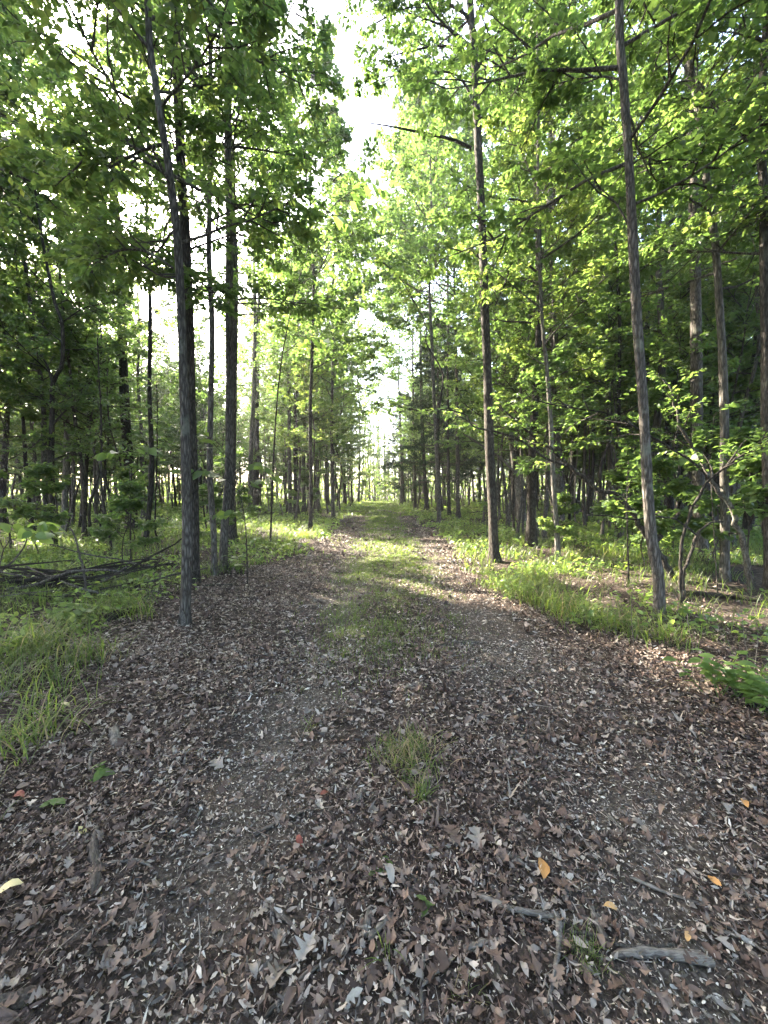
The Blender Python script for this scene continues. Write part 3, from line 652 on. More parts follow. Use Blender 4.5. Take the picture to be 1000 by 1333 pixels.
# dark cedars where the track narrows
def cedar(px, H, R, label, seed):
    rng = np.random.default_rng(seed); b = G(*px)
    z = np.linspace(-.1, H, 14); poly = np.column_stack([np.cumsum(rng.normal(0, .03, 14)), np.cumsum(rng.normal(0, .03, 14)), z])
    root = obj('cedar_tree', None, None, b); tag(root, label, 'tree')
    obj('trunk', trunk_mesh('trunk', poly, .16 * (1 - .85 * np.linspace(0, 1, 14)), BARK_D, rng, 9), root)
    lim, L, u = limb_set(rng, poly, 70, 1.9, H - .2, R, .0, .6, lambda u: (1 - u) ** .8 * .85 + .15)
    mb = crown(rng, lim, L, dict(k2=7, k3=6, kl=9, leaf=.17, lw=.3, simple=True, flat=.45, tilt=.6, rise=-.1))
    v, q = tubes(lim, np.linspace(1, .2, lim.shape[1])[None] * (.012 * L + .004)[:, None], 4); mb.add(v, q, 1, .5)
    c = obj('crown', mb.mesh('crown', [CEDAR, TWIG]), root); c['kind'] = 'stuff'
cedar((573, 668), 12.0, 3.0, 'dark cedar with a wide black foot beside the track', 301)
cedar((526, 655), 13.5, 3.2, 'dark cedar standing farther along where the track narrows', 302)

# far woodland that closes the view
def far_wood():
    rng = np.random.default_rng(5); mb = MB()
    n = 380; th = rng.uniform(-1.0, 1.0, n); R = rng.uniform(60, 88, n)
    x = np.tan(th * .9) * R; y = R
    keep = np.abs(x) < 110; x = x[keep]; y = y[keep]; n = len(x)
    z = np.linspace(0, 14, 5)
    tr = np.stack([np.stack([x + rng.normal(0, .15, n), y + rng.normal(0, .1, n), np.full(n, h)], -1) for h in z], 1)
    v, q = tubes(tr, np.linspace(.14, .05, 5)[None] * rng.uniform(.6, 1.5, n)[:, None], 4); mb.add(v, q, 1, .5)
    m = 42000; i = rng.integers(0, n, m)
    h = np.where(rng.uniform(0, 1, m) < .55, rng.uniform(3.0, 20, m), rng.uniform(.3, 4, m))
    a = rng.uniform(0, 6.28, m); rr = np.where(h < 4, 6.0, 2.8) * np.sqrt(rng.uniform(0, 1, m))
    P = np.stack([x[i] + np.cos(a) * rr, y[i] + np.sin(a) * rr, h + vnoise(x[i], y[i], 2) * 2], -1)
    low = P[:, 0] < -12; P[low, 2] *= .7; kp = ~low | (rng.uniform(0, 1, m) < .8); P = P[kp]; m = len(P)
    D = nrm(rng.normal(0, 1, (m, 3)))
    leaves(mb, rng, P, D, .42, .62, .6, 0, True)
    m = 15000; P = np.stack([rng.uniform(-80, 80, m), rng.uniform(60, 68, m), rng.uniform(0, 1, m) ** 1.4 * 3.6], 1); leaves(mb, rng, P, nrm(rng.normal(0, 1, (m, 3))), .42, .65, .7, 0, True)
    o = obj('far_woodland', mb.mesh('far_woodland', [LEAF_B, BARK])); tag(o, 'distant wood that closes the view beyond the track', 'woodland', kind='stuff')
far_wood()
for i, (x, y, k, sc_) in enumerate([(-1.5, 57, 0, 1.0), (.6, 60, 2, 1.0), (2.2, 56, 0, 1.0), (-3.2, 54, 3, 1.6), (3.6, 58, 3, 1.6), (-.5, 62, 2, 1.1), (1.4, 58, 3, 1.4), (-2.4, 61, 2, 1.2), (0, 58.5, 3, 1.3)]):
    place('track_end_sapling', P_UND[k], x, y, sc_, i * 2.1, (0, 0), 'sunlit sapling closing the far end of the track', 'sapling', 'saplings at the end of the track')

# ------------------------------------------------------------------ arching stems, leaning sapling, dead poles on the right
def stem_thing(name, label, cat, stems, Y, mat, spec=None, leafm=LEAF_B, seed=0, part='stem', group=None):
    rng = np.random.default_rng(seed); b = np.array(at(stems[0][0][0][0], stems[0][0][0][1], Y)); b[2] = float(gz(b[0], b[1]))
    root = obj(name, None, None, b); tag(root, label, cat, group)
    P, Ls = [], []
    for (px, r0, r1, leafy, dy, ground) in stems:
        n = len(px); pts = np.array([at(x, y, Y + dy[0] + (dy[1] - dy[0]) * i / (n - 1)) for i, (x, y) in enumerate(px)])
        if ground: pts[0, 2] = float(gz(pts[0, 0], pts[0, 1])) - .05
        pts -= b
        q = spline(pts, max(14, 4 * n)); q[1:-1] += rng.normal(0, r0 * .25, (len(q) - 2, 3))
        v, f = tubes(q[None], (np.linspace(r0, r1, len(q)) * (1 + rng.normal(0, .06, len(q))))[None], 7)
        mb = MB().add(v, f); mb.add(v[:7], np.arange(7)[None]); mb.add(v[-7:], np.arange(7)[None])
        obj(part, mb.mesh(part, [mat]), root)
        if leafy:
            s = spline(pts, 9)[int(9 * leafy[0]):]; P.append(spline(s, 7)[None]); Ls.append(np.array([leafy[1]]))
    if P:
        mb = crown(rng, np.concatenate(P), np.concatenate(Ls), spec or dict(k2=10, k3=5, kl=6, leaf=.07, flat=.3, tilt=.3), b)
        c = obj('crown', mb.mesh('crown', [leafm, TWIG]), root); c['kind'] = 'stuff'
    return root
SM = dict(k2=11, k3=5, kl=7, leaf=.062, lw=.55, flat=.35, tilt=.35)
stem_thing('arching_shrub', 'dark many-stemmed shrub arching out and over beside the slim curved trunk', 'shrub', [
    ([(887, 800), (886, 749), (888, 704), (897, 675), (906, 652), (924, 625), (937, 614), (960, 596), (991, 580), (1040, 560)], .022, .010, (.55, 1.5), (0, -.3), True),
    ([(891, 800), (890, 749), (897, 727), (908, 697), (924, 680), (941, 679)], .024, .012, None, (0, .1), True),
    ([(908, 697), (892, 684), (877, 675), (856, 673), (825, 676), (787, 671), (764, 671)], .012, .007, None, (.05, -.35), False),
    ([(924, 625), (906, 605), (883, 589), (863, 577), (845, 567), (820, 552), (795, 540), (775, 535), (735, 530), (695, 520), (684, 510)], .014, .006, (.2, 1.7), (0, .4), False)],
    4.75, BARK_D, SM, LEAF_B, 401)
stem_thing('bent_tree', 'mottled bent trunk joining the arching shrub from behind', 'tree', [
    ([(977, 775), (971, 720), (960, 684), (951, 659), (937, 643), (926, 628), (915, 600), (890, 560), (870, 500)], .045, .012, (.5, 1.5), (0, -.2), True)], 5.5, BARK, SM, LEAF_B, 402)
stem_thing('leaning_sapling', 'long sapling leaning low over the track, twisted branches reaching past the black-footed trunk', 'tree', [
    ([(880, 770), (868, 735), (842, 700), (822, 665), (800, 645), (775, 635), (750, 615), (720, 587), (692, 567), (670, 545), (650, 530)], .052, .012, (.55, 1.4), (0, .2), True),
    ([(737, 606), (712, 597), (675, 572), (645, 562), (620, 557), (612, 550), (607, 540), (590, 535), (572, 533), (550, 535), (512, 529), (487, 525)], .02, .006, (.3, 1.0), (0, .4), False),
    ([(572, 533), (575, 507), (577, 490), (570, 472), (555, 447), (553, 420), (521, 362), (489, 336)], .016, .005, (.5, .9), (.25, .7), False),
    ([(849, 705), (858, 700), (870, 685), (880, 672), (884, 668)], .045, .028, None, (0, .2), False)],
    5.9, BARK_D, dict(k2=9, k3=4, kl=6, leaf=.075, lw=.55, flat=.35), LEAF, 403)
stem_thing('dead_pole', 'pale dead pole slanting up behind the black-footed trunk', 'dead tree', [([(702, 672), (690, 645), (672, 618), (650, 596), (620, 575), (590, 555)], .05, .02, None, (0, .6), True)], 12.0, DEAD, seed=404)
stem_thing('dead_pole', 'broken pale dead stem leaning among the shaded trunks', 'dead tree', [([(812, 690), (808, 640), (800, 590), (796, 560)], .04, .02, None, (0, .2), True), ([(808, 640), (800, 618), (797, 605)], .02, .01, None, (.05, .1), False)], 11.0, DEAD, seed=405)
stem_thing('dead_pole', 'thin white dead stem standing in undergrowth beside the thick grey trunk', 'dead tree', [([(749, 672), (748, 640), (751, 600), (753, 560)], .035, .018, None, (0, .1), True)], 15.0, DEAD, seed=406)
# thin saplings in the grassy wood on the other side
for i, (px, r, lab) in enumerate([([(147, 719), (140, 680), (132, 635), (132, 560), (129, 490), (127, 440)], .03, 'dark whip-thin sapling with a kinked stem, by the brush pile'), ([(170, 738), (170, 690), (171, 640), (172, 600)], .018, 'straight dark sapling stem in front of the broad flared trunk'),
                         ([(207, 713), (202, 680), (204, 620), (205, 560), (204, 500)], .022, 'thin bowed sapling between the flared trunk and scarred tree'), ([(635, 700), (634, 690), (633, 650)], .02, 'thin sapling just behind the black-footed trunk'), ([(819, 760), (817, 700), (816, 660), (818, 600)], .014, 'thin dark upright stem beside the slim curved trunk')]):
    b = G(*px[0])
    stem_thing('thin_sapling', lab, 'sapling', [(px, r, r * .4, (.4, 1.0), (0, 0), True)], b[1], BARK_D, dict(k2=7, k3=3, kl=5, leaf=.11, flat=.25, tilt=.3), LEAF_B, 420 + i)

# ------------------------------------------------------------------ broad-leaved saplings close by: every leaf is a part
def big_leaf_mesh(mat, wid=.5):
    n = 6; t = np.linspace(0, 1, n); w = wid * .5 * np.sin(np.pi * t ** .8) ** .8; w[-1] = 0.0
    z = -.22 * t ** 2; M = np.stack([t, 0 * t, z], 1); Lf = np.stack([t, w, z + .12 * w], 1); R = np.stack([t, -w, z + .12 * w], 1)
    V = np.concatenate([M, Lf, R]); f = []
    for i in range(n - 1): f += [[i, i + 1, n + i + 1, n + i], [2 * n + i, 2 * n + i + 1, i + 1, i]]
    return MB().add(V, np.array(f), 0, .5).mesh('leaf', [mat])
BIGL = {'h': big_leaf_mesh(LEAF_D, .5), 'm': big_leaf_mesh(LEAF_B, .62), 'p': big_leaf_mesh(HERB, .6)}
def set_leaf(o, p, d, size, rng, tilt=.35):
    d = Vector(d).normalized(); nrm_ = (Vector((0, 0, 1)) + Vector(rng.normal(0, tilt, 3))).normalized()
    y = nrm_.cross(d).normalized(); z = d.cross(y)
    m = Matrix((d, y, z)).transposed().to_4x4(); m = Matrix.Translation(Vector(p)) @ m @ Matrix.Scale(size, 4)
    o.matrix_local = m
def leafy_sapling(name, label, cat, stem_px, Y, sprays, leafkey, size, seed, r=.01, group=None, mat=BARK_D):
    rng = np.random.default_rng(seed)
    pts = np.array([at(x, y, Y) for x, y in stem_px]); pts[0, 2] = float(gz(pts[0, 0], Y)) - .02
    b = pts[0].copy(); root = obj(name, None, None, b); tag(root, label, cat, group)
    q = spline(pts - b, 12); v, f = tubes(q[None], np.linspace(r, r * .4, 12)[None], 6); obj('stem', MB().add(v, f).mesh('stem', [mat]), root)
    for (px, dy, n) in sprays:
        s = spline(np.array([at(x, y, Y + dy * i / (len(px) - 1)) for i, (x, y) in enumerate(px)]) - b, 9)
        v, f = tubes(s[None], np.linspace(r * .5, r * .15, 9)[None], 5); obj('twig', MB().add(v, f).mesh('twig', [mat]), root)
        for j in range(n):
            t = .25 + .75 * (j + .5) / n; k = min(int(t * 8), 7); p = s[k] + (s[k + 1] - s[k]) * (t * 8 - k); tan = nrm((s[k + 1] - s[k])[None])[0]
            side = nrm(np.cross(tan, UP)[None])[0] * (1 if j % 2 else -1)
            d = tan * .6 + side * .9 + rng.normal(0, .2, 3) + np.array([0, 0, -.15]) if j < n - 1 else tan
            o = obj('leaf', BIGL[leafkey], root); set_leaf(o, p, d + np.array([0, 0, -.25]), size * rng.uniform(.7, 1.2), rng, .55)
    return root
leafy_sapling('hickory_sapling', 'young sapling with broad drooping leaves before the crooked grey trunk', 'sapling', [(322, 735), (320, 690), (312, 640), (300, 600)], 6.0,
    [([(312, 640), (285, 618), (258, 612), (232, 612)], -.3, 12), ([(305, 615), (325, 605), (340, 605), (352, 612)], .2, 9), ([(316, 660), (290, 668), (270, 672)], .1, 8), ([(300, 600), (280, 580), (262, 560), (250, 555)], .1, 9), ([(312, 640), (335, 625), (360, 622)], -.3, 8)], 'm', .19, 501, .012)
leafy_sapling('oak_sapling', 'low sapling with grey-green leaves growing over the brush pile', 'sapling', [(-12, 760), (5, 715), (22, 700), (40, 690)], 4.6,
    [([(5, 715), (-5, 690), (0, 680), (20, 684)], .2, 8), ([(22, 700), (45, 682), (70, 684)], .1, 10), ([(40, 690), (52, 698), (72, 692)], -.2, 9), ([(22, 700), (30, 690), (50, 694)], -.3, 8)], 'p', .17, 502, .01)
leafy_sapling('hickory_sapling', 'spindly sapling with a few pale leaf tiers beside the flared broad trunk', 'sapling', [(170, 740), (170, 690), (169, 640), (168, 590)], 7.0,
    [([(170, 665), (155, 668), (140, 672)], .2, 7), ([(169, 600), (150, 588), (132, 592)], -.2, 8), ([(168, 590), (185, 582), (205, 586)], .1, 8)], 'm', .2, 503, .009)
leafy_sapling('maple_sapling', 'slender sapling with bright yellow-green leaves in front of the tall reddish-grey trunk', 'sapling', [(935, 770), (930, 700), (925, 600), (930, 540)], 5.2,
    [([(930, 540), (945, 528), (960, 522)], -.2, 8), ([(928, 560), (910, 545), (900, 540)], .1, 7), ([(926, 590), (945, 580), (965, 585)], .1, 8), ([(926, 600), (905, 592), (890, 600)], -.2, 8)], 'm', .13, 504, .008)
leafy_sapling('hickory_sapling', 'young hickory with a dark dangling leaf cluster against the sky gap', 'sapling', [(352, 708), (356, 600), (365, 480), (385, 380), (415, 285), (440, 262)], 10.0,
    [([(440, 262), (465, 245), (485, 238), (498, 250)], .1, 10), ([(440, 262), (470, 262), (490, 272)], -.2, 10), ([(425, 275), (445, 285), (460, 300)], .2, 9), ([(390, 370), (420, 355), (455, 352)], .2, 9), ([(385, 380), (375, 350), (350, 345)], .1, 9), ([(370, 460), (400, 440), (430, 445)], -.2, 9)], 'h', .3, 505, .025)

# ------------------------------------------------------------------ grass, ground cover, litter
def path_mask(x, y):
    d = x - path_c(y)
    return d, edge_l(y) + (fbm(x * 1.1, y * 1.1, 31) - .5) * .9, edge_r(y) + (fbm(x * 1.1, y * 1.1, 37) - .5) * .9
def blades(mb, rng, P, h, w, bend, segs=3, rnd=None):
    n = len(P); a = rng.uniform(0, 6.28, n); D = np.stack([np.cos(a), np.sin(a), 0 * a], 1); S = np.stack([-np.sin(a), np.cos(a), 0 * a], 1)
    rows = []
    for i in range(segs + 1):
        t = i / segs; b = bend * t ** 1.7
        c = P + D * (h * b * .9)[:, None] + UP * (h * (t - .38 * b * t))[:, None]
        ww = w * (1 - t) ** .55 * (.7 + .6 * t)
        if i < segs: rows += [c + S * ww[:, None] * .5, c - S * ww[:, None] * .5]
        else: rows += [c]
    V = np.stack(rows, 1); k = V.shape[1]; base = (np.arange(n) * k)[:, None, None]
    if rnd is None: rnd = rng.beta(2, 2.6, n)
    R = np.repeat(rnd, k)
    q = np.array([[2 * i, 2 * i + 1, 2 * i + 3, 2 * i + 2] for i in range(segs - 1)]).reshape(-1, 4)
    n0 = mb.n
    mb.v.append((V.reshape(-1, 3), R)); mb.n += n * k
    if len(q): mb.f.append(((base + q[None]).reshape(-1, 4) + n0, 0))
    tr = np.array([[2 * segs - 2, 2 * segs - 1, 2 * segs]]); mb.f.append(((base + tr[None]).reshape(-1, 3) + n0, 0))
def scatter(rng, n, x0, x1, y0, y1): return rng.uniform(x0, x1, n), rng.uniform(y0, y1, n)
def cone(x, y, m=.5): return np.abs(x) < y * 1.02 + m
def grass():
    rng = np.random.default_rng(9)
    mb = MB()
    def put(n, x0, x1, y0, y1, dens, h, w, bend, segs, tuft=5, spread=.05):
        x, y = scatter(rng, n, x0, x1, y0, y1); k = rng.uniform(0, 1, n) < dens(x, y); x, y = x[k], y[k]
        ht = rng.uniform(.7, 1.25, len(x))
        x = np.repeat(x, tuft) + rng.normal(0, spread, len(x) * tuft); y = np.repeat(y, tuft) + rng.normal(0, spread, len(y) * tuft); ht = np.repeat(ht, tuft)
        k = cone(x, y); x, y, ht = x[k], y[k], ht[k]; m = len(x)
        P = np.stack([x, y, gz(x, y) - .01], 1)
        blades(mb, rng, P, h * ht * rng.uniform(.5, 1.3, m), w * rng.uniform(.6, 1.3, m), np.abs(rng.normal(bend, .3, m)), segs)
    def verge(x, y):
        d, l, r = path_mask(x, y); cl = sstep(.42, .62, fbm(x * 1.3, y * 1.3, 51))
        inn = np.maximum(sstep(0, .5, l - d), sstep(0, .35, d - r))
        dark = np.where((d > 2.6) & (y < 6.5), .25, 1.0)
        return inn * (.15 + .85 * cl) * dark
    put(13000, -6, 6, 1.2, 7, verge, .27, .008, .95, 3, 5, .05)
    put(11500, -13, 13, 7, 15, verge, .29, .013, .75, 3, 5, .08)
    put(11000, -30, 30, 15, 36, verge, .32, .03, .5, 2, 4, .15)
    put(7000, -45, 45, 36, 66, verge, .4, .08, .45, 2, 4, .3)
    def strip(x, y):
        d = x - path_c(y)
        wd = np.interp(y, [2, 3.0, 4.0, 7, 12], [.0, .40, .6, .9, .95])
        ctr = np.exp(-((d + .12 * (y < 6)) / np.maximum(wd, .05)) ** 2) * sstep(2.6, 3.6, y)
        cl = .25 + .75 * sstep(.36, .6, fbm(x * 2.2, y * 2.2, 61)); rut = 1 - .85 * np.maximum(np.exp(-((d + 1.15) / .4) ** 2), np.exp(-((d - 1.35) / .35) ** 2))
        return np.clip(ctr * cl * rut * np.interp(y, [3, 5, 14], [.8, 1.4, 1.4]), 0, 1)
    put(19000, -2, 2, 2.5, 9, strip, .075, .006, .7, 2, 5, .035)
    put(15000, -2.4, 2.4, 9, 24, strip, .09, .016, .7, 2, 4, .06)
    put(9000, -2.6, 2.6, 24, 64, lambda x, y: .7 * sstep(.3, .6, fbm(x, y, 71)), .11, .05, .6, 2, 4, .15)
    o = obj('grass', mb.mesh('grass', [GRASS])); tag(o, 'wild grass along the verges, wood floor and track centre', 'grass', kind='stuff')
grass()
def herbs():
    rng = np.random.default_rng(10); mb = MB()
    for n, X, y0, y1, sz, kk in [(5000, 8, 2, 9, .05, 4), (9000, 20, 9, 22, .09, 4), (7000, 40, 22, 50, .2, 4)]:
        x, y = scatter(rng, n, -X, X, y0, y1); d, l, r = path_mask(x, y)
        k = ((d < l - .1) | (d > r + .15)) & (fbm(x * .7, y * .7, 81) > .47) & cone(x, y); x, y = x[k], y[k]
        x = np.repeat(x, kk) + rng.normal(0, sz, len(x) * kk); y = np.repeat(y, kk) + rng.normal(0, sz, len(y) * kk)
        z = gz(x, y) + np.abs(rng.normal(0, .09, len(x))) + .02
        leaves(mb, rng, np.stack([x, y, z], 1), nrm(rng.normal(0, 1, (len(x), 3)) * np.array([1, 1, .3])), sz * 1.4, .6, .4, 0, y0 > 8)
    o = obj('ground_cover', mb.mesh('ground_cover', [HERB])); tag(o, 'low broad-leaved ground cover among the grass of the wood floor', 'ground cover', kind='stuff')
herbs()

OAK_W = [.015, .02, .16, .10, .30, .13, .40, .17, .36, .16, .22, 0.0]
def oak_outline(k=12, lob=1.0, asym=0.0):
    t = np.linspace(0, 1, k); w = np.interp(t, np.linspace(0, 1, 12), OAK_W)
    return t, w
def litter():
    rng = np.random.default_rng(21); mb = MB()
    def frame(n):
        a = rng.uniform(0, 6.28, n); D = np.stack([np.cos(a), np.sin(a), rng.normal(0, .22, n)], 1); D = nrm(D)
        N = nrm(UP + rng.normal(0, .5, (n, 3))); W = nrm(np.cross(N, D)); return D, W, np.cross(D, W)
    def dens(x, y):
        d, l, r = path_mask(x, y)
        bare = bareness(x, y)
        inside = sstep(-.6, .2, d - l) * sstep(-.8, .2, r - d)
        return (.35 + .65 * inside) * (1 - .18 * np.clip(bare, 0, 1)), bare
    # shards and chips
    for n, x1, y0, y1, s0, s1 in [(56000, 2.5, .75, 2.2, .006, .034), (42000, 3.5, 2.1, 3.8, .009, .042), (56000, 4.0, 3.2, 7.5, .014, .05), (26000, 5.5, 7, 16, .03, .085), (7000, 9, 15, 32, .06, .14)]:
        x, y = scatter(rng, n, -x1, x1, y0, y1); dn, bare = dens(x, y); k = (rng.uniform(0, 1, n) < dn) & cone(x, y, .4); x, y, bare = x[k], y[k], bare[k]; m = len(x)
        D, W, N = frame(m); L = s0 + (s1 - s0) * rng.uniform(0, 1, m) ** 1.8; L = L * np.where(bare > .4, .7, 1)
        ar = np.where(rng.uniform(0, 1, m) < .55, rng.uniform(.10, .35, m), rng.uniform(.4, .85, m)); L = L * np.where(ar < .36, 1.35, .85)
        cu = rng.normal(.0, .9, m); tw = rng.normal(0, .35, m)
        rows = []
        for t, wd in ((-.5, .22), (-.05, .5), (.5, .12)):
            wj = wd * rng.uniform(.7, 1.3, m); o = rng.normal(0, .08, m); z = cu * t * t
            rows += [(t + rng.normal(0, .05, m), wj + o, z + tw * t * ar + .1 * rng.normal(0, 1, m) * ar), (t + rng.normal(0, .05, m), -wj + o, z - tw * t * ar + .1 * rng.normal(0, 1, m) * ar)]
        P = np.stack([x, y, gz(x, y) + .001 + rng.uniform(0, .024, m)], 1)
        V = np.stack([P + L[:, None] * (D * a[:, None] + W * (b * ar)[:, None] + N * c[:, None]) for a, b, c in rows], 1)
        r = np.clip(rng.beta(1.2, 1.4, m) + .15 * (L < .014) + .1 * (bare > .4) - .08 * (fbm(x * 1.7, y * 1.7, 99) - .5) * 4, 0, 1)
        gr = rng.uniform(0, 1, m) < np.clip(bare * .95, 0, .72)
        for sel, mi in ((~gr, 0), (gr, 1)):
            c = int(sel.sum())
            if c: mb.add(V[sel].reshape(-1, 3), ((np.arange(c) * 6)[:, None, None] + np.array([[0, 1, 3, 2], [2, 3, 5, 4]])[None]).reshape(-1, 4), mi, np.repeat(r[sel], 6))
    # lobed and oval leaves, curled
    for n, x1, y0, y1, sz in [(3400, 3.2, .75, 3.4, .044), (2400, 5.5, 3.2, 8, .055), (1600, 8, 8, 16, .10)]:
        x, y = scatter(rng, n, -x1, x1, y0, y1); dn, bare = dens(x, y); k = (rng.uniform(0, 1, n) < dn * (1 - .5 * np.clip(bare, 0, 1))) & cone(x, y, .4); x, y = x[k], y[k]; m = len(x)
        D, W, N = frame(m); L = sz * rng.uniform(.55, 1.5, m); cl = rng.normal(1.0, 1.6, m); bd = rng.normal(0, .9, m); wk = rng.uniform(.6, 1.25, m)
        lob = rng.uniform(0, 1, m) < .6
        K = 8; t = np.linspace(0, 1, K); wl = np.array([.02, .20, .12, .38, .16, .36, .14, 0]); wo = np.array([.02, .2, .3, .34, .32, .25, .14, 0])
        w = np.where(lob[:, None], wl[None], wo[None]) * wk[:, None]
        P = np.stack([x, y, gz(x, y) + .006 + rng.uniform(0, .018, m)], 1)
        rows = []
        for sgn in (0, 1, -1):
            ww = w * sgn * (1 + .25 * rng.normal(0, 1, (m, K)) * (sgn != 0))
            z = cl[:, None] * ww ** 2 * 1.3 + bd[:, None] * (t[None] - .4) ** 2
            rows.append(P[:, None] + L[:, None, None] * (D[:, None] * (t[None, :, None] - .5) + W[:, None] * ww[..., None] + N[:, None] * z[..., None]))
        V = np.concatenate(rows, 1); f = []
        for i in range(K - 1): f += [[i, i + 1, K + i + 1, K + i], [2 * K + i, 2 * K + i + 1, i + 1, i]]
        r = np.clip(rng.beta(1.7, 2.4, m), 0, 1)
        mb.add(V.reshape(-1, 3), ((np.arange(m) * 3 * K)[:, None, None] + np.array(f)[None]).reshape(-1, 4), 0, np.repeat(r, 3 * K))
    # fine twigs
    n = 2600; x, y = scatter(rng, n, -4, 4, .8, 7); k = cone(x, y, .4); x, y = x[k], y[k]; n = len(x)
    a = rng.uniform(0, 6.28, n); P = np.stack([x, y, gz(x, y) + .012], 1)
    pl = grow(rng, P, np.stack([np.cos(a), np.sin(a), rng.normal(0, .06, n)], 1), rng.uniform(.03, .16, n), 3, 0, .12)
    v, q = tubes(pl, np.tile(np.array([1, 1, .8, .5]), (n, 1)) * rng.uniform(.0008, .0024, n)[:, None], 3)
    mb.add(v, q, 0, np.repeat(rng.uniform(.3, 1, n), 12))
    o = obj('leaf_litter', mb.mesh('leaf_litter', [LIT, GRIT])); tag(o, 'shredded brown and grey leaf litter covering the track', 'leaf litter', kind='stuff')
litter()

# individual fallen leaves
def fallen_leaf_mesh(seed, mat, lobed=True):
    rng = np.random.default_rng(seed); K = 13; t = np.linspace(0, 1, K)
    env = np.sin(np.pi * np.clip((t - .06) / .94, 0, 1) ** .85) ** .7
    w0 = (.40 if lobed else .22) * env * ((.62 + .38 * np.cos(t * 6.283 * 3.6 + rng.uniform(0, 1.5))) if lobed else 1) + .012; w0[-1] = 0
    V = []; cl = rng.normal(1.2, 1.2); bd = rng.normal(0, .8); tw = rng.normal(0, 1.2)
    for s in (0, 1, -1):
        w = w0 * s * (1 + (.12 if lobed else .05) * rng.normal(0, 1, K)); x = t - .5 + (.10 * w0 / .4 if s and lobed else 0)
        z = cl * w ** 2 + bd * (t - .4) ** 2 + tw * w * (t - .5) + (.02 * rng.normal(0, 1, K) if s else 0)
        V.append(np.stack([x, w, z], 1))
    V = np.concatenate(V); f = []
    for i in range(K - 1): f += [[i, i + 1, K + i + 1, K + i], [2 * K + i, 2 * K + i + 1, i + 1, i]]
    V[:, 2] -= np.percentile(V[:, 2], 15)
    return MB().add(V, np.array(f), 0, .5).mesh('fallen_leaf', [mat])
FM = {k: [fallen_leaf_mesh(600 + i + 40 * j, m, i % 3 != 2) for i in range(6)] for j, (k, m) in enumerate([('brown', LEAF_BROWN), ('pale', LEAF_PALE)])}
FM['orange'] = [fallen_leaf_mesh(700 + i, LEAF_ORANGE, False) for i in range(2)]; FM['red'] = [fallen_leaf_mesh(710, LEAF_RED, False)]; FM['yellow'] = [fallen_leaf_mesh(720 + i, LEAF_YEL, False) for i in range(2)]
rl = np.random.default_rng(31)
def fallen(px, py, kind, size, label, group=None, i=None):
    g = G(px, py); o = obj('fallen_leaf', FM[kind][rl.integers(0, len(FM[kind])) if i is None else i], None, (g[0], g[1], g[2] + .016 + rl.uniform(0, .012)))
    o.rotation_euler = (rl.normal(0, .22), rl.normal(0, .22), rl.uniform(0, 6.28)); o.scale = (size, size, size)
    tag(o, label, 'leaf', group)
for px, py, k, s, lab in [(970, 1050, 'orange', .06, 'orange leaf lying beside the stony rut edge'), (795, 1186, 'orange', .05, 'small orange oval leaf above the grey log piece'), (706, 1137, 'orange', .09, 'orange-brown leaf strip beside the brown oak leaves'),
                          (930, 1153, 'orange', .05, 'pale orange leaf alone on dark litter'), (895, 1228, 'orange', .04, 'tiny orange leaf above the grey log end'), (423, 1038, 'red', .05, 'bright red leaf on the grey bare rut'),
                          (390, 1100, 'red', .055, 'dull red leaf on the grey bare rut'), (25, 1042, 'red', .08, 'rusty red leaf patch beside a green seedling'), (8, 1170, 'yellow', .10, 'pale yellow leaf at the littered verge'), (84, 922, 'yellow', .08, 'yellow leaf caught at the grass edge'),
                          (472, 833, 'yellow', .09, 'cream leaf on the grassy centre strip'), (108, 1088, 'yellow', .05, 'small yellow leaf near the split bark chunk'), (283, 1000, 'pale', .11, 'large bleached oak leaf lying flat on dark litter'), (505, 1145, 'pale', .08, 'whitish curled leaf beside the green seedling'),
                          (400, 1240, 'pale', .09, 'tan lobed leaf beside the dark curved stick'), (360, 1280, 'pale', .10, 'big pale grey oak leaf with long lobes'), (622, 1100, 'pale', .11, 'tan oak leaf with narrow lobes beside a brown one'), (590, 1095, 'brown', .11, 'brown oak leaf beside the narrow-lobed tan one')]:
    fallen(px, py, k, s, lab)
cnt = 0
while cnt < 270:
    py = 860 + 470 * rl.uniform(0, 1) ** .8; px = rl.uniform(0, 1000); g = G(px, py)
    d, l, r = path_mask(np.array([g[0]]), np.array([g[1]]))
    if d[0] < l[0] or d[0] > r[0] + .3: continue
    pale = rl.uniform() < .2; cnt += 1
    vi = int(rl.integers(0, 6)); sh = 'smooth oval' if vi % 3 == 2 else 'lobed oak'; co = 'bleached tan' if pale else 'dull brown'
    wh = 'among shaded litter close to the sticks' if g[1] < 1.75 else ('on the littered track below the centre grass tuft' if g[1] < 2.4 else 'on the littered track beyond the centre grass tuft')
    fallen(px, py, 'pale' if pale else 'brown', rl.uniform(.028, .062), '%s %s leaf lying %s' % (co, sh, wh), '%s %s leaves %s' % (co, sh, wh), vi)

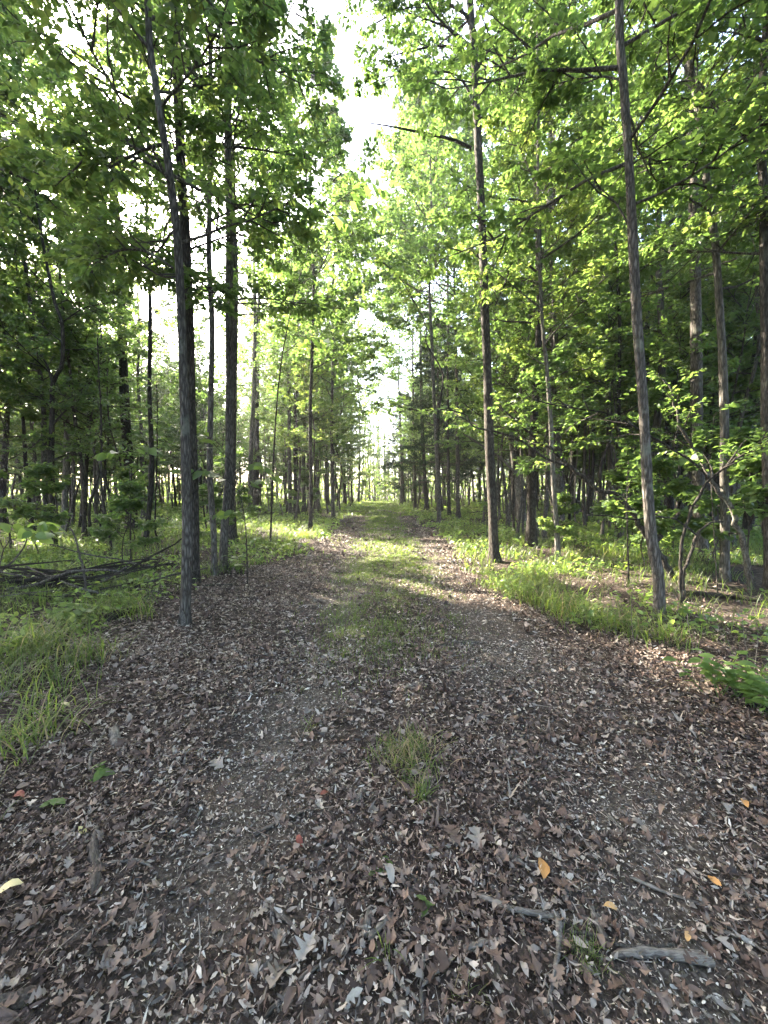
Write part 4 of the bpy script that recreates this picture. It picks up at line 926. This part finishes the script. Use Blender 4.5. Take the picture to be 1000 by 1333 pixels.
# sticks and wood pieces
def stick(name, label, cat, px, w0, w1, mat, seed, lift=.02, group=None, forks=(), flat=1.0):
    rng = np.random.default_rng(seed); lift = lift * .55; pts = np.array([G(x, y) + np.array([0, 0, lift]) for x, y in px]); b = pts[0].copy()
    dep = np.linalg.norm(b[:2]); ang = math.atan2(pts[-1][1] - b[1], pts[-1][0] - b[0]); ca, sa = math.cos(-ang), math.sin(-ang); RT = np.array([[ca, -sa, 0], [sa, ca, 0], [0, 0, 1]])
    def mk(p, a, c, n):
        q = spline((p - b) @ RT.T, n); L = np.linalg.norm(q[-1] - q[0]); q[1:-1] += rng.normal(0, .06 * a, (n - 2, 3))
        v, f = tubes(q[None], (np.linspace(a, c, n) * (1 + rng.normal(0, .14, n)) * np.where((np.arange(n) == 0) | (np.arange(n) == n - 1), .6, 1))[None], 7)
        cen = np.repeat(q, 7, 0); v = cen + (v - cen) * np.array([1, 1, flat]); v += rng.normal(0, a * .2, v.shape)
        m = MB().add(v, f); m.add(v[:7], np.arange(7)[None]); m.add(v[-7:], np.arange(7)[None]); return m
    k = lambda w: w * dep / F_PX / 2 * 1.15
    if not forks:
        o = obj(name, mk(pts, k(w0), k(w1), 12).mesh(name, [mat]), None, b); o.rotation_euler.z = ang; tag(o, label, cat, group); return o
    root = obj(name, None, None, b); root.rotation_euler.z = ang; tag(root, label, cat, group)
    obj('stem', mk(pts, k(w0), k(w1), 12).mesh('stem', [mat]), root)
    for fp in forks:
        obj('twig', mk(np.array([G(x, y) + np.array([0, 0, lift + .004])for x, y in fp]), k(w1 * 1.1), k(w1 * .6), 10).mesh('twig', [mat]), root)
stick('bent_twig', 'pale twig bent at a right angle on the litter', 'stick', [(620, 1167), (655, 1183), (690, 1192), (724, 1196)], 5, 6, GREYWOOD, 801, forks=[[(724, 1194), (728, 1215), (724, 1260), (712, 1318)]])
stick('log_piece', 'weathered grey log piece with a broken end', 'wood', [(798, 1250), (830, 1246), (862, 1246), (900, 1252), (928, 1260)], 7, 11, GREYWOOD, 802, .03)
stick('twig', 'dark thin twig passing over the dark grass tuft to the log', 'stick', [(735, 1220), (770, 1224), (815, 1240), (880, 1238)], 3.5, 3, TWIG, 803, .04)
stick('bark_chunk', 'split grey bark chunk standing proud of the litter', 'wood', [(129, 1082), (121, 1105), (126, 1135), (120, 1168)], 6, 9, DARKWOOD, 804, .025)
stick('twig', 'pale curved twig beside the split bark chunk', 'stick', [(134, 1128), (160, 1124), (185, 1125), (201, 1135)], 3, 2.5, GREYWOOD, 805)
stick('stick', 'grey stick slanting across the bare rut', 'stick', [(330, 1090), (365, 1072), (405, 1056)], 5, 4, DARKWOOD, 806)
stick('wood_chip', 'short upright-lying wood chip beside a thicker one', 'wood', [(482, 1186), (478, 1204), (475, 1222)], 8, 7, GREYWOOD, 807, .015, flat=.6)
stick('wood_chip', 'thick slanted wood chip next to the short straight chip', 'wood', [(511, 1193), (495, 1208), (480, 1224)], 9, 7, GREYWOOD, 808, .015, flat=.6)
stick('wood_chip', 'brown slanted wood chip on the bare rut', 'wood', [(352, 1180), (368, 1196), (384, 1208)], 8, 7, DARKWOOD, 809, .015, flat=.6)
stick('wood_chip', 'grey split wood chip near the centre grass tuft', 'wood', [(474, 1030), (465, 1042), (456, 1052)], 9, 7, GREYWOOD, 810, .015, flat=.6)
stick('wood_chip', 'bleached flat wood splinter beneath the brown leaf', 'wood', [(604, 1240), (630, 1230), (650, 1226)], 8, 4, GREYWOOD, 811, .02, flat=.5)
stick('forked_twig', 'pale twig with thin forked tips between grass sprouts', 'stick', [(552, 1245), (548, 1290), (551, 1333)], 3.5, 4, GREYWOOD, 812, .02, forks=[[(585, 1254), (568, 1272), (549, 1290)], [(500, 1255), (520, 1285), (546, 1308)]])
stick('wood_chip', 'long flat splinter pointing at the grey log', 'wood', [(768, 1180), (778, 1205), (792, 1230)], 7, 6, GREYWOOD, 813, .015, flat=.5)
stick('wood_chip', 'small pale splinter above the bent twig', 'wood', [(739, 1148), (736, 1176)], 6, 5, GREYWOOD, 814, .015, flat=.5)
stick('stick', 'dark curved stick running out of the litter', 'stick', [(345, 1330), (370, 1300), (400, 1272), (440, 1246)], 6, 4, DARKWOOD, 815)
stick('twig', 'thin bone-pale twig standing up at the grass edge', 'stick', [(115, 1003), (122, 980), (138, 955)], 2.5, 2, GREYWOOD, 816, .03)
stick('wood_chip', 'stubby pale wood chip near the bone-pale twig', 'wood', [(148, 950), (150, 962), (151, 974)], 9, 7, GREYWOOD, 817, .015)
stick('stick', 'dark stick lying straight across the wheel track', 'stick', [(555, 842), (590, 838), (628, 837)], 3, 3, DARKWOOD, 818)
stick('wood_chip', 'brown wood chip at the end of the grassy strip', 'wood', [(524, 898), (538, 893), (550, 889)], 4, 3, GREYWOOD, 819, .015)
stick('twig', 'thin twig crossing the dark litter toward the orange leaf', 'stick', [(820, 1145), (860, 1162), (918, 1182)], 3, 2, GREYWOOD, 820)
stick('twig', 'bowed twig by the pale oak leaf and rut', 'stick', [(940, 1216), (970, 1226), (1000, 1246)], 3, 2, GREYWOOD, 821)
stick('wood_chip', 'dark flat bark flake on the smooth wheel track', 'wood', [(620, 934), (632, 931), (644, 934)], 8, 7, DARKWOOD, 822, .012, flat=.4)
stick('stick', 'brown stick end poking in at the littered verge', 'stick', [(-20, 1312), (20, 1305), (45, 1300)], 12, 9, DARKWOOD, 823)
stick('wood_chip', 'mossy brown wood chip beside the orange-brown leaf strip', 'wood', [(655, 1110), (672, 1122), (688, 1132)], 8, 7, DARKWOOD, 824, .015)
stick('twig', 'slender grey twig pressed into the rut beside pale flakes', 'stick', [(790, 1062), (812, 1085), (830, 1110)], 2.5, 2, GREYWOOD, 825)
stick('twig', 'short pale twig near the yellow leaf on the verge side', 'stick', [(78, 1100), (95, 1085), (102, 1068)], 3, 2, GREYWOOD, 826)
stick('twig', 'pale straight twig beside the tan lobed leaf', 'stick', [(360, 1272), (385, 1258), (402, 1240)], 3, 2.5, GREYWOOD, 827)
stick('twig', 'thin twig lying between the rut and the red leaf', 'stick', [(230, 1090), (250, 1078), (265, 1050)], 2.5, 2, GREYWOOD, 828)

# brush pile in the wood: every branch a part
def brush_pile():
    rng = np.random.default_rng(41); b = G(70, 775); root = obj('brush_pile', None, None, b); tag(root, 'heap of dark dead branches in the grass by the low sapling', 'brush pile')
    for i in range(58):
        c = b + np.array([rng.normal(-.3, .75), rng.normal(.35, .4), 0]); a = rng.normal(.05, .45) + (math.pi if rng.uniform() < .5 else 0); L = rng.uniform(.7, 2.2)
        hgt = .30 * math.exp(-((c[0] - b[0] + .4) / 1.0) ** 2) * rng.uniform(.1, 1.2)
        d = np.array([math.cos(a), math.sin(a) * .6, rng.normal(0, .10)]); p0 = c - d * L / 2; p0[2] = float(gz(p0[0], p0[1])) + hgt * rng.uniform(.3, 1) + .02
        pl = grow(rng, p0[None] - b, d[None], np.array([L]), 7, -.005, .09)[0]
        zmin = gz(pl[:, 0] + b[0], pl[:, 1] + b[1]) - b[2] + .015; pl[:, 2] = np.maximum(pl[:, 2], zmin)
        r = rng.uniform(.008, .032); v, f = tubes(pl[None], np.linspace(r, r * .4, 8)[None], 6); m = MB().add(v, f); m.add(v[:6], np.arange(6)[None])
        obj('branch', m.mesh('branch', [ROT if rng.uniform() < .7 else BARK]), root)
    return root
brush_pile()
stem_thing('dead_sapling', 'pale broken stem propped upright against the brush pile', 'dead stem', [([(113, 795), (111, 760), (106, 730), (97, 700), (92, 688)], .017, .009, None, (0, .2), True)], 4.9, DEAD, seed=430)
stem_thing('dead_branch', 'grey branch slanting over the front of the brush pile', 'stick', [([(82, 800), (95, 782), (120, 765), (165, 738)], .022, .012, None, (-.1, .5), False)], 4.9, BARK, seed=431)
stick('rotten_log', 'black rotten log between the brush pile and the scarred tree', 'log', [(118, 752), (150, 748), (190, 742), (230, 738)], 12, 8, ROT, 840, .05)
stick('rotten_log', 'short black rotten log half hidden in grass', 'log', [(140, 808), (170, 800), (195, 795)], 9, 7, ROT, 841, .04)
stick('fallen_branch', 'dark fallen branch in shade behind the slim curved trunk', 'stick', [(895, 775), (940, 778), (1000, 785)], 6, 5, ROT, 842, .05)

# distinct grass tufts and plants
def tuft(label, px, py, n, h, w, spread, bend, seed, dry=.1):
    rng = np.random.default_rng(seed); b = G(px, py); mb = MB(); P = np.stack([rng.normal(0, spread, n), rng.normal(0, spread, n), np.full(n, -.01)], 1)
    P[:, 2] = gz(P[:, 0] + b[0], P[:, 1] + b[1]) - b[2] - .01
    r = np.where(rng.uniform(0, 1, n) < dry, 1.0, rng.uniform(.2, .85, n))
    blades(mb, rng, P, h * rng.uniform(.5, 1.2, n), w * rng.uniform(.7, 1.3, n), np.abs(rng.normal(bend, .3, n)), 4, r)
    o = obj('grass_tuft', mb.mesh('grass_tuft', [GRASS]), None, b); tag(o, label, 'grass tuft')
tuft('broad green grass tuft growing in the bare middle of the track', 530, 985, 330, .15, .005, .085, .85, 901, .25)
tuft('lower bright grass tuft just below the broad middle one', 550, 1035, 80, .10, .006, .032, .8, 902)
tuft('fine dark grass tuft beneath the thin twig', 762, 1250, 130, .085, .0022, .03, .7, 903, .05)
tuft('small grass sprout between the forked twig and chips', 503, 1245, 12, .09, .005, .012, .5, 904)
tuft('small star-shaped grass tuft alone on the bare rut', 402, 950, 26, .09, .005, .02, .9, 905)
tuft('little bright grass tuft on the wheel track', 588, 806, 30, .10, .006, .035, .9, 906, 0)
tuft('tiny grass tuft on litter past the wood chip', 590, 965, 10, .06, .005, .015, .9, 907, 0)
tuft('low straggly grass tuft at the end of the centre strip', 410, 862, 40, .08, .005, .05, .9, 908, .2)
tuft('tiny dry grass tuft below the bent twig fork', 605, 1295, 26, .06, .003, .03, .9, 909, .5)
for i, (x, y, n, h, lab) in enumerate([(460 + 245, 790, 80, .34, 'tall arching grass clump at the leafy edge, seed stalks beside it'), (745, 800, 90, .36, 'widest bright grass clump along the leafy edge'), (795, 815, 70, .34, 'grass clump with dry seed stalks before the slim curved trunk'), (640, 765, 60, .28, 'grass clump at the foot of the black-footed trunk'),
                                  (870, 835, 70, .36, 'drooping grass clump beside the leafy verge plant'), (40, 850, 110, .36, 'big drooping grass clump in front of the brush pile'), (110, 860, 100, .34, 'long-bladed grass clump beside the black log'), (45, 965, 90, .30, 'grass clump spilling onto the litter'), (180, 800, 80, .30, 'grass clump beside the short rotten log'),
                                  (400, 700, 90, .40, 'sunlit yellow grass clump at the bend of the rut'), (690, 745, 60, .32, 'sunlit grass clump beside the white-footed stem'), (798, 725, 70, .45, 'sunlit yellow grass clump behind the slim curved trunk'), (745, 730, 60, .38, 'sunlit grass clump close by the white-footed stem')]):
    tuft(lab, x, y, int(n * 1.4), h, .009 if y > 760 else .013, .11, .95, 920 + i, .12)
def plant(name, label, px, py, h, n_st, nl, size, seed, key='p', spread=.3, cat='plant'):
    rng = np.random.default_rng(seed); b = G(px, py); root = obj(name, None, None, b); tag(root, label, cat)
    for s in range(n_st):
        a = rng.uniform(0, 6.28); d = np.array([[math.cos(a) * spread, math.sin(a) * spread, 1]])
        pl = grow(rng, np.array([[rng.normal(0, h * .12), rng.normal(0, h * .12), -.01]]), d, np.array([h * rng.uniform(.6, 1.1)]), 6, -.03, .08)[0]
        v, f = tubes(pl[None], np.linspace(.004, .0015, 7)[None] * max(.4, h * 2), 5); obj('stem', MB().add(v, f).mesh('stem', [HERB]), root)
        for j in range(nl):
            t = .3 + .7 * (j + 1) / nl; k = min(int(t * 6), 5); p = pl[k] + (pl[k + 1] - pl[k]) * (t * 6 - k); aa = a + j * 2.4
            o = obj('leaf', BIGL[key], root); set_leaf(o, p, (math.cos(aa), math.sin(aa), .05), size * rng.uniform(.65, 1.2), rng, .3)
plant('verge_plant', 'bushy bright-green leafy plant at the leafy edge of the track', 950, 905, .42, 16, 9, .085, 950, 'p', .5)
plant('verge_plant', 'smaller leafy plant joining the bushy one at the edge', 985, 925, .30, 9, 8, .08, 951, 'p', .45)
plant('seedling', 'two-leaved green seedling on the bare rut', 488, 1138, .04, 1, 3, .05, 952)
plant('seedling', 'upright green seedling with paired leaves on dark litter', 560, 1192, .05, 1, 4, .04, 953, cat='seedling')
plant('seedling', 'round-leaved green seedling beside the bone-pale twig', 132, 1010, .06, 3, 4, .06, 954, cat='seedling')
plant('seedling', 'yellow-green seedling beside the rusty leaf patch', 66, 1050, .05, 2, 3, .05, 955, cat='seedling')
plant('seedling', 'blue-green single-leaf seedling above the two-leaved one', 512, 1122, .03, 1, 2, .045, 956, cat='seedling')
plant('woodland_plant', 'leafy yellow-green plant just behind the black-footed trunk', 655, 712, .5, 6, 6, .16, 957, 'm', .4)
plant('woodland_plant', 'low leafy plant behind the grass by the scarred tree', 310, 742, .35, 7, 6, .13, 958, 'p', .4)
plant('woodland_plant', 'pale broad-leaved plant spreading in front of the brush pile', 95, 812, .28, 8, 6, .12, 959, 'p', .5)
# dry stalks
for i, (px, lab) in enumerate([([(828, 860), (822, 800), (824, 760)], 'pale dry stalk upright by the slim curved trunk'), ([(905, 850), (895, 800), (912, 805)], 'bent pale dry stalk over dark litter'), ([(980, 880), (985, 850), (987, 822)], 'straw-coloured blade standing above the bushy plant'), ([(975, 855), (968, 820), (964, 785)], 'leaning dry stalk behind the bushy plant')]):
    b = G(*px[0]); stem_thing('dry_stalk', lab, 'dry stalk', [(px, .0035, .0015, None, (0, 0), True)], b[1], DEAD, seed=970 + i)

def haze():  # scattering volume added to stand for lens glare and pale distance
    mb = MB(); x0, x1, y0, y1, z0, z1 = -130, 130, -30, 105, -2, 32
    V = [(x, y, z) for z in (z0, z1) for y in (y0, y1) for x in (x0, x1)]
    mb.add(V, np.array([[0, 2, 3, 1], [4, 5, 7, 6], [0, 1, 5, 4], [2, 6, 7, 3], [0, 4, 6, 2], [1, 3, 7, 5]]))
    m = bpy.data.materials.new('haze'); m.use_nodes = True; nt = m.node_tree
    nt.nodes.remove(nt.nodes['Principled BSDF'])
    v = nt.nodes.new('ShaderNodeVolumePrincipled'); v.inputs['Color'].default_value = (.92, .95, 1, 1); v.inputs['Density'].default_value = .0008; v.inputs['Anisotropy'].default_value = .35
    nt.links.new(v.outputs[0], nt.nodes['Material Output'].inputs['Volume'])
    o = obj('haze', mb.mesh('haze', [m], False)); tag(o, 'thin added haze for the pale glare in the wood', 'haze', kind='stuff')
haze()
